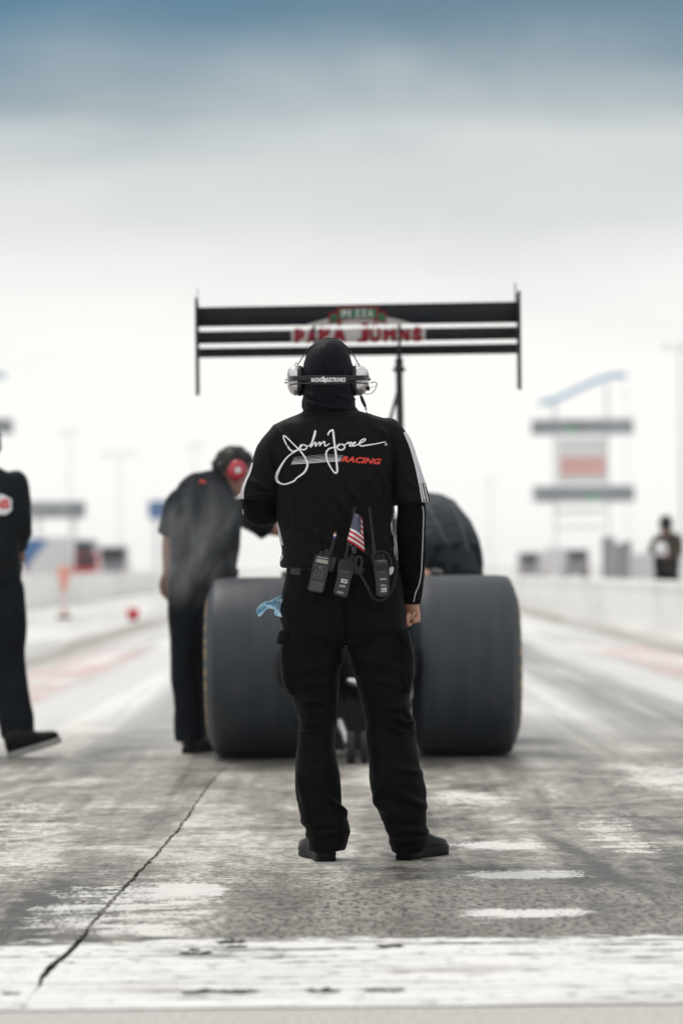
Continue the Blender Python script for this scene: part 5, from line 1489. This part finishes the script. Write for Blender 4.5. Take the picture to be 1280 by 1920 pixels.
# lead from the middle radio and the coiled cord up to the headset
lead = empty('coiled_cord', P(*z6(1165, 700), D - .15), 'black coiled cord hanging down his right side to the radios', 'cord')
mb = MB()
for k in range(3): mb.tube(curve_pts([P(*z6(x + k * 9, y - k * 4), D + RD - .012) for x, y in ((535, 570), (600, 655), (690, 755), (760, 870), (845, 1025))], 5), .0016, 6)
mb.build('straight_lead', M_wire, lead)
cp = curve_pts([P(*z6(x, y), D + dy) for x, y, dy in ((1128, -5, -.135), (1140, 100, -.145), (1148, 220, -.15), (1160, 350, -.155), (1172, 520, -.165), (1172, 680, -.175), (1158, 830, -.185), (1130, 960, -.19), (1085, 1060, -.198), (1010, 1118, -.202), (930, 1118, -.202), (880, 1080, -.202), (850, 1030, -.202))], 30)
def coil(mb, path, rad, wire, turns):
    L = [0]
    for a, c_ in zip(path, path[1:]): L.append(L[-1] + (c_ - a).length)
    pts = []; N = turns * 10; j = 0
    for i in range(N + 1):
        s_ = L[-1] * i / N
        while j < len(L) - 2 and L[j + 1] < s_: j += 1
        t = (s_ - L[j]) / max(1e-9, L[j + 1] - L[j]); p = path[j].lerp(path[j + 1], t)
        tg = (path[j + 1] - path[j]).normalized(); a = tg.cross(V((0, 1, 0))).normalized(); b_ = tg.cross(a)
        ph = 2 * math.pi * i / 10; r_ = rad(s_ / L[-1])
        pts.append(p + a * (r_ * math.cos(ph)) + b_ * (r_ * math.sin(ph)))
    mb.tube(pts, wire, 6)
mb = MB(); coil(mb, cp, lambda t: .0050 - .0016 * t, .00125, 84); mb.build('coil', M_wire, lead)

# small flag on the antenna
flag = empty('flag', P(655, 1000, D + AZ), 'small stars and stripes flag on the middle radio antenna', 'flag')
def flag_pt(u, w, off=0.0):
    top = cat(V((663, 958)), V((664.5, 961.5)), V((672.5, 965)), V((676, 968)), u / .5) if u < .5 else cat(V((664.5, 961.5)), V((672.5, 965)), V((678.5, 972)), V((683, 976)), (u - .5) / .5)
    bot = cat(V((640, 1008)), V((650.5, 1014)), V((667, 1024)), V((680, 1032)), u / .6) if u < .6 else cat(V((650.5, 1014)), V((667, 1024)), V((683.3, 1036)), V((695, 1046)), (u - .6) / .4)
    q = top.lerp(bot, w); fold = max(0, u - .78)
    dy = AZ - .006 - .010 * math.sin(u * 5.0) - .004 * math.sin(w * 9 + u * 4) + fold * .10
    return P(q.x, q.y, D + dy - off)
nu, nv = 20, 26
vs = [flag_pt(i / nu, j / nv) for j in range(nv + 1) for i in range(nu + 1)]
W = nu + 1
fs, mi = [], []
for j in range(nv):
    for i in range(nu):
        fs.append((j * W + i, j * W + i + 1, (j + 1) * W + i + 1, (j + 1) * W + i))
        st_ = int(j / 2); can = (st_ < 7 and i / nu < .76)
        mi.append(2 if can else (0 if st_ % 2 == 0 else 1))
me = bpy.data.meshes.new('cloth'); me.from_pydata(vs, [], fs)
for m in (M_flagr, M_flagw, M_flagb): me.materials.append(m)
me.polygons.foreach_set('material_index', mi)
fo = link('cloth', me, None, flag, True, 80)
md = fo.modifiers.new('t', 'SOLIDIFY'); md.thickness = .0006
mb = MB()
for r_ in range(9):
    for c_ in range(6 if r_ % 2 == 0 else 5):
        u0, w0 = .05 + (c_ + (0 if r_ % 2 == 0 else .5)) * .126, .03 + r_ * .058
        ctr = flag_pt(u0, w0, .0009); ring_ = []
        for k in range(10):
            r2_ = .0021 if k % 2 == 0 else .0009; an_ = math.pi / 2 + k * math.pi / 5
            ring_.append(ctr + V((r2_ * .75 * math.cos(an_), 0, r2_ * math.sin(an_))))
        mb.add(ring_, [tuple(range(10))])
mb.build('stars', M_flagw, flag, False)
slab([(578, 430), (640, 448), (636, 470), (575, 466)], AZ - .004, .006, .001).build('clip', pmat('brown_clip', (.10, .07, .055), .6), flag)

# blue shop towel hanging from the left pocket
rag = empty('shop_towel', P(527, 1135, D - .02), 'crumpled pale blue shop towel hanging from his left pocket', 'towel')
def zr(p): return (470 + p[0] / 12.8, 1100 + p[1] / 12.8)
def cloth_sheet(name, top, bot, nv_, ripple, seed, d0):
    t_ = [q[0] for q in smooth_st([(V((*zr(p), 0)),) for p in top], 6)]; b_ = [q[0] for q in smooth_st([(V((*zr(p), 0)),) for p in bot], 6)]
    n = min(len(t_), len(b_)); vs, fs = [], []
    for i in range(n):
        for j in range(nv_ + 1):
            w = j / nv_; q = t_[i].lerp(b_[i], w)
            dy = d0 + ripple * math.sin(w * 7 + i * .22 + seed) + ripple * .9 * noise.noise((i * .25, w * 3, seed)) + .02 * math.sin(math.pi * w)
            vs.append(P(q.x + .4 * noise.noise((i * .5, w * 5, seed + 3)), q.y + .5 * noise.noise((i * .4, w * 4, seed + 9)), D + dy))
    for i in range(n - 1):
        for j in range(nv_):
            a = i * (nv_ + 1) + j; fs.append((a, a + 1, a + nv_ + 2, a + nv_ + 1))
    o = MB().add(vs, fs).build(name, M_rag, rag, True, 80)
    md = o.modifiers.new('t', 'SOLIDIFY'); md.thickness = .0012
    return o
cloth_sheet('outer_fold', [(760, 240), (700, 222), (640, 240), (545, 295), (430, 350), (330, 362), (290, 392), (215, 455), (145, 535), (140, 625)], [(760, 560), (690, 580), (625, 560), (575, 548), (480, 525), (400, 540), (350, 575), (310, 625), (255, 690), (200, 725)], 16, .009, 1.0, -.02)
cloth_sheet('hanging_fold', [(760, 300), (715, 300), (660, 330), (635, 400), (620, 480)], [(760, 730), (700, 722), (640, 705), (585, 690), (555, 640)], 12, .007, 4.0, -.045)

# ================================================================== THE OTHER PEOPLE (out of focus)
def crew_person(label, T, J, face, up, mats, sleeve='short', vox=.010, group='crew around the dragster', shoes=True, hands=True, skin=None, hair=True, hlow=-.035, seed=1, curl=(25, 35, 25), sc=1.0, boots=None, lk=1.0, shk=1.0):
    """T: torso stations (point, rx, ry) hips to neck base; J: joints"""
    skin = skin or M_skin2
    ax = (J['shR'] - J['shL']).normalized()
    def tors(k):
        st = []; pts = [V(t[0]) for t in T]
        for i, (p, rx, ry) in enumerate(T):
            tg = (pts[min(i + 1, len(pts) - 1)] - pts[max(i - 1, 0)]).normalized()
            a = (ax - tg * ax.dot(tg)).normalized(); b_ = tg.cross(a)
            st.append((V(p), a * (rx - k), b_ * (ry - k)))
        return st
    arm = {}
    for s_ in 'LR':
        sh, el, wr = J['sh' + s_], J['el' + s_], J['wr' + s_]
        arm[s_] = ([sh, sh.lerp(el, .5), el, el.lerp(wr, .45), wr], [.066 * sc, .060 * sc, .050 * sc, .046 * sc, .033 * sc])
    leg = {}
    for s_ in 'LR':
        h, k, a = J['hip' + s_], J['kn' + s_], J['an' + s_]
        leg[s_] = ([h + V((0, 0, .03)), h.lerp(k, .5), k, k.lerp(a, .5), a], [.105 * sc, .096 * lk, .080 * lk, .080 * lk, .078 * lk])
    mb = MB()
    mb.loft(tors(.02), 20, 2.3, 2)
    for s_ in 'LR':
        mb.limb(arm[s_][0], [r_ - .010 for r_ in arm[s_][1]], sub=2); mb.limb(leg[s_][0], [r_ - .022 for r_ in leg[s_][1]], sub=2)
        al = (arm[s_][0][-1] - arm[s_][0][-2]).normalized()
        if hands: hand_mb(mb, J['wr' + s_], al, J.get('palm' + s_, V((0, 0.3, -1))), J.get('thumb' + s_, V((-1 if s_ == 'R' else 1, 0.3, 0.3))), curl=curl, s=sc)
        a = J['an' + s_]; mb.limb([a, a + V((0, .1, -.05))], [.035, .03], sub=1)
    q = head_mb(mb, J['head'], face, up, sc)
    mb.limb([T[-1][0], J['head'] - (V(up).normalized() * .09)], [.06, .056], sub=1)
    body = link('person', fuse(mb, min(vox, .007), 2), skin)
    tag(body, label, 'person', group)
    eyes(q, body, sc)
    if hair: hair_obj(q, body, M_hair, sc, .018, seed, hlow)
    mb = MB(); mb.loft(tors(0), 28, 2.4, 3)
    for s_ in 'LR':
        pts, rad = arm[s_]; mb.ell(J['sh' + s_], .068 * sc, .075 * sc, .066 * sc)
        if sleeve == 'short': mb.limb([pts[0], pts[1], pts[1].lerp(pts[2], .8)], [.074 * sc, .074 * sc, .077 * sc], sub=3, rnd=False)
        else: mb.limb(pts, [.070 * sc, .066 * sc, .060 * sc, .055 * sc, .045 * sc], sub=3, rnd=False)
    nb = T[-1][0]; mb.limb([nb - V((0, 0, .02)), nb.lerp(J['head'], .35)], [.075 * sc, .066 * sc], sub=1, rnd=False)
    me = fuse(mb, vox, 3); displace(me, cloth_noise(.011, 6, .003, seed * 3.0, (1, 1, .6)))
    sh = link('shirt', me, mats[0], body)
    mb = MB()
    st = tors(-.004)[:3]; mb.loft(st, 24, 2.3, 2)
    for s_ in 'LR': mb.limb(leg[s_][0], leg[s_][1], sub=3, rnd=False)
    mb.limb([J['hipL'], J['hipR']], [.105 * sc, .105 * sc], hint=(0, 0, 1), sub=1)
    me = fuse(mb, vox, 3); displace(me, cloth_noise(.012, 5.5, .003, seed * 5.0, (1, 1, .8)))
    tr_ = link('trousers', me, mats[1], body)
    mb = MB(); c0, a0, b0 = tors(-.010)[1]; u_ = (T[2][0] - T[0][0]).normalized()
    mb.loft([(c0 - u_ * .018, a0, b0), (c0 + u_ * .018, a0, b0)], 32, 2.4, 1); mb.build('belt', M_belt, body)
    if shoes:
        for s_ in 'LR':
            h, yw, pt = J['shoe' + s_]; shoe(body, h, yw, pt, .30, M_leather, boots, shk)
    return body, sh, tr_, q

d = 16.3
# man leaning over the left tyre
T = [(P(380, 1095, d), .185, .135), (P(382, 1070, d), .182, .132), (P(384, 1030, d - .02), .186, .14), (P(386, 985, d - .03), .196, .14), (P(388, 945, d), .195, .125), (P(394, 918, d + .05), .15, .10), (P(404, 900, d + .10), .075, .07)]
J = dict(shL=P(336, 940, d), shR=P(446, 956, d + .12), elL=P(318, 1012, d + .02), elR=P(506, 990, d + .26), wrL=P(313, 1075, d + .16), wrR=P(570, 1000, d + .45),
         hipL=P(352, 1105, d), hipR=P(408, 1105, d + .15), knL=P(347, 1240, d), knR=P(361, 1240, d + .30), anL=P(356, 1388, d), anR=P(367, 1378, d + .34),
         head=P(438, 884, d + .12), palmR=V((0, .2, -1)), thumbR=V((0, 1, .2)))
J['shoeL'] = (V((P(352, 1405, d).x, d - .08, 0)), R(25), 0); J['shoeR'] = (V((P(364, 1405, d + .3).x, d + .30, 0)), R(20), 0)
p2, sh2, tr2, q2 = crew_person('person leaning right over the left tyre, dark short-sleeved shirt and red earmuffs', T, J, (.86, .22, -.46), (.3, .1, .95), (M_crew, M_crewp), seed=2)
mb = MB()
hd = J['head']
ear = empty('earmuffs', hd, 'red shiny earmuffs on the head of the leaning person', 'headset')
fx = (q2(1, 0, 0) - q2(0, 0, 0)).normalized(); fy = (q2(0, 1, 0) - q2(0, 0, 0)).normalized(); fz = (q2(0, 0, 1) - q2(0, 0, 0)).normalized()
for s_ in (-1, 1):
    c0 = q2(s_ * .088, -.004, -.002)
    mb = MB(); mb.loft([(c0 + fx * (s_ * o), fz * rz, fy * ry) for o, rz, ry in ((-.012, .052, .045), (.0, .058, .050), (.022, .056, .048), (.036, .040, .034), (.042, .012, .010))], 28, 2.3, 3); cu = mb.build('ear_cup', M_redcup, ear)
    mb = MB(); mb.loft([(c0 + fx * (s_ * .0415), fz * .017, fy * .017), (c0 + fx * (s_ * .0445), fz * .015, fy * .015)], 16, 2, 1); mb.build('badge', M_white, cu)
    mb = MB(); mb.loft([(c0 + fx * (s_ * o), fz * .05, fy * .043) for o in (-.024, -.010)], 24, 2.3, 1); mb.build('cushion', M_blackpl, cu)
hb_ = curve_pts([q2(-.098, -.01, .05), q2(-.085, -.012, .10), q2(0, -.012, .142), q2(.085, -.012, .10), q2(.098, -.01, .05)], 5)
mb = MB(); mb.limb(hb_, [(.012, .003)] * len(hb_), hint=fy, seg=10, n=4, sub=1, rnd=False); mb.build('headband', M_blackpl, ear)
mb = MB(); mb.tube(curve_pts([q2(.10, .02, -.03), q2(.09, .08, -.07), q2(.03, .115, -.075)], 4), .003); mb.build('microphone_boom', M_steel, ear)
b2v = bvh_of(sh2.data)
decal('collar_badge', *grid2(lambda u, w: (374 + 11 * u, 901 + 4 * w + 1 * u), 6, 3), b2v, M_red, sh2, .003)

# man walking at the left edge
d = 16.0
T = [(P(-18, 1090, d), .165, .125), (P(-18, 1064, d), .160, .122), (P(-20, 1030, d), .165, .122), (P(-22, 985, d), .180, .125), (P(-25, 930, d), .190, .122), (P(-27, 900, d), .155, .10), (P(-30, 876, d), .075, .07)]
J = dict(shL=P(-82, 906, d), shR=P(28, 906, d), elL=P(-100, 985, d + .05), elR=P(42, 982, d - .02), wrL=P(-98, 1060, d + .2), wrR=P(36, 1024, d + .20),
         hipL=P(-45, 1105, d), hipR=P(8, 1105, d), knL=P(-60, 1245, d + .25), knR=P(14, 1240, d + .05), anL=P(-66, 1380, d + .05), anR=P(36, 1380, d + .02), head=P(-31, 838, d))
J['shoeL'] = (V((P(-66, 1410, d).x, d, 0)), R(5), 0); J['shoeR'] = (V((P(22, 1416, d).x, d - .06, 0.003)), R(64), R(15))
p4, sh4, tr4, q4 = crew_person('person walking out of frame at left, dark shirt with white back print', T, J, (0, 1, 0), (0, 0, 1), (M_crew, M_crewp), sleeve='long', seed=4, boots=M_palesole, lk=1.16, shk=1.3)
b4v = bvh_of(sh4.data)
pp = [(-70, 935), (-20, 926), (6, 927), (22, 936), (22, 957), (12, 965), (-70, 967)]
decal('back_print', pp, [tuple(range(len(pp)))], b4v, M_white, sh4, .004, 8)
v, f_ = fit_text('JOHNS', -52, 936, 18, 959, 0, .05); decal('back_lettering', v, f_, b4v, M_red, sh4, .007, 6)

# man bent over the car beyond the right tyre
d = 17.3
T = [(P(842, 1110, d), .19, .14), (P(842, 1085, d), .19, .14), (P(840, 1040, d + .04), .195, .15), (P(826, 998, d + .14), .185, .15), (P(810, 968, d + .30), .165, .13), (P(800, 956, d + .46), .12, .10), (P(795, 958, d + .58), .075, .07)]
J = dict(shL=P(762, 975, d + .40), shR=P(846, 984, d + .42), elL=P(768, 1045, d + .1), elR=P(876, 1062, d + .5), wrL=P(790, 1068, d - .08), wrR=P(848, 1090, d + .7),
         hipL=P(812, 1115, d), hipR=P(872, 1115, d), knL=P(810, 1235, d + .1), knR=P(874, 1235, d + .1), anL=P(806, 1362, d), anR=P(878, 1362, d), head=P(795, 980, d + .70), palmL=V((0, .3, -1)), thumbL=V((0, 1, .3)))
J['shoeL'] = (V((J['anL'].x, d - .08, 0)), R(-10), 0); J['shoeR'] = (V((J['anR'].x, d - .08, 0)), R(12), 0)
p3, sh3, tr3, q3 = crew_person('person in navy jacket with pale piping bent forward behind the right tyre', T, J, (-.1, .55, -.8), (0, .8, .55), (M_navy, M_crewp), sleeve='long', seed=6)
b3v = bvh_of(sh3.data)
M_pipe = pmat('grey_blue_piping', (.085, .10, .12), .7)
for pth in (((803, 950), (814, 972), (828, 1000), (838, 1018)), ((845, 944), (856, 965), (868, 1000), (876, 1032))):
    v, f_ = stroke2d(pth, [2.6] * len(pth)); decal('piping', v, f_, b3v, M_pipe, sh3, .004)

# spectator behind the right wall
d = 47.0
T = [(P(1249, 1080, d), .18, .14), (P(1249, 1070, d), .18, .14), (P(1249, 1048, d), .20, .15), (P(1250, 1028, d), .215, .15), (P(1250, 1010, d), .20, .13), (P(1249, 1002, d), .14, .09), (P(1248, 997, d), .07, .07)]
J = dict(shL=P(1232, 1011, d), shR=P(1269, 1011, d), elL=P(1220, 1032, d - .05), elR=P(1272, 1036, d + .1), wrL=P(1237, 1034, d - .26), wrR=P(1262, 1020, d + .3),
         hipL=P(1240, 1085, d), hipR=P(1259, 1085, d), knL=P(1240, 1133, d), knR=P(1259, 1133, d), anL=P(1240, 1174, d), anR=P(1259, 1174, d), head=P(1247, 984, d))
J['shoeL'] = (V((J['anL'].x, d - .08, 0)), R(-8), 0); J['shoeR'] = (V((J['anR'].x, d - .08, 0)), R(8), 0)
p5, sh5, tr5, q5 = crew_person('person in brown jacket standing behind the right guard wall', T, J, (0, 1, 0), (0, 0, 1), (M_brown, M_crewp), sleeve='long', vox=.014, group='people beyond the strip', seed=8, hlow=-.09, sc=1.12)
hc_ = P(1238, 1029, d - .42)
hel = empty('helmet', hc_, 'white helmet held by the person behind the right wall', 'helmet')
mb = MB(); mb.loft([(hc_ + V((0, 0, z)), V((r_, 0, 0)), V((0, r_ * 1.15, 0))) for z, r_ in ((-.10, .07), (-.07, .088), (0, .10), (.05, .09), (.085, .06), (.10, .015))], 24, 2.1, 3); mb.build('shell', M_white, hel)
mb = MB(); mb.loft([(hc_ + V((0, -.03, z)), V((.085, 0, 0)), V((0, .092, 0))) for z in (-.05, .0)], 20, 2.2, 1); mb.build('visor', M_lav, hel)

# ================================================================== SMOKE AND HAZE
def volume_mat(name, color, density, build=None, aniso=0.0):
    m = bpy.data.materials.new(name); m.use_nodes = True; nt = m.node_tree; nt.nodes.clear()
    o = nt.nodes.new('ShaderNodeOutputMaterial'); v = nt.nodes.new('ShaderNodeVolumePrincipled')
    v.inputs['Color'].default_value = (*color, 1); v.inputs['Density'].default_value = density; v.inputs['Anisotropy'].default_value = aniso
    nt.links.new(v.outputs[0], o.inputs['Volume'])
    if build: nt.links.new(build(nt).o, v.inputs['Density'])
    return m
def puff(nt):
    vec, X, Y, Z = coords(nt)
    r2 = X * X + Y * Y + Z * Z
    fall = r2.step(1.0, 0.05)
    n = tex(nt, comb(nt, X * 1.6, Y * 1.6, Z * 1.1), 1.0, 4, .6, .9)
    return fall * n.step(.42, .76) * 2.1
sm = volume_mat('tyre_smoke', (.90, .93, .96), 1.0, puff)
mb = MB(); mb.ell((0, 0, 0), 1, 1, 1, None, 24, 16)
smoke = mb.build('smoke', sm, None)
smoke.location = P(368, 1012, 15.72); smoke.scale = (.31, .27, .42); smoke.rotation_euler = (0, R(12), 0)
tag(smoke, 'thin grey smoke drifting before the leaning man', kind='stuff')

hz = volume_mat('pale_haze', (.97, .98, 1.0), .00021)
mb = MB(); mb.box((0, 1710, 13.5), (6100, 3700, 29.5))
haze = mb.build('haze', hz, None, False)
tag(haze, 'pale bright haze over the whole strip', kind='stuff')
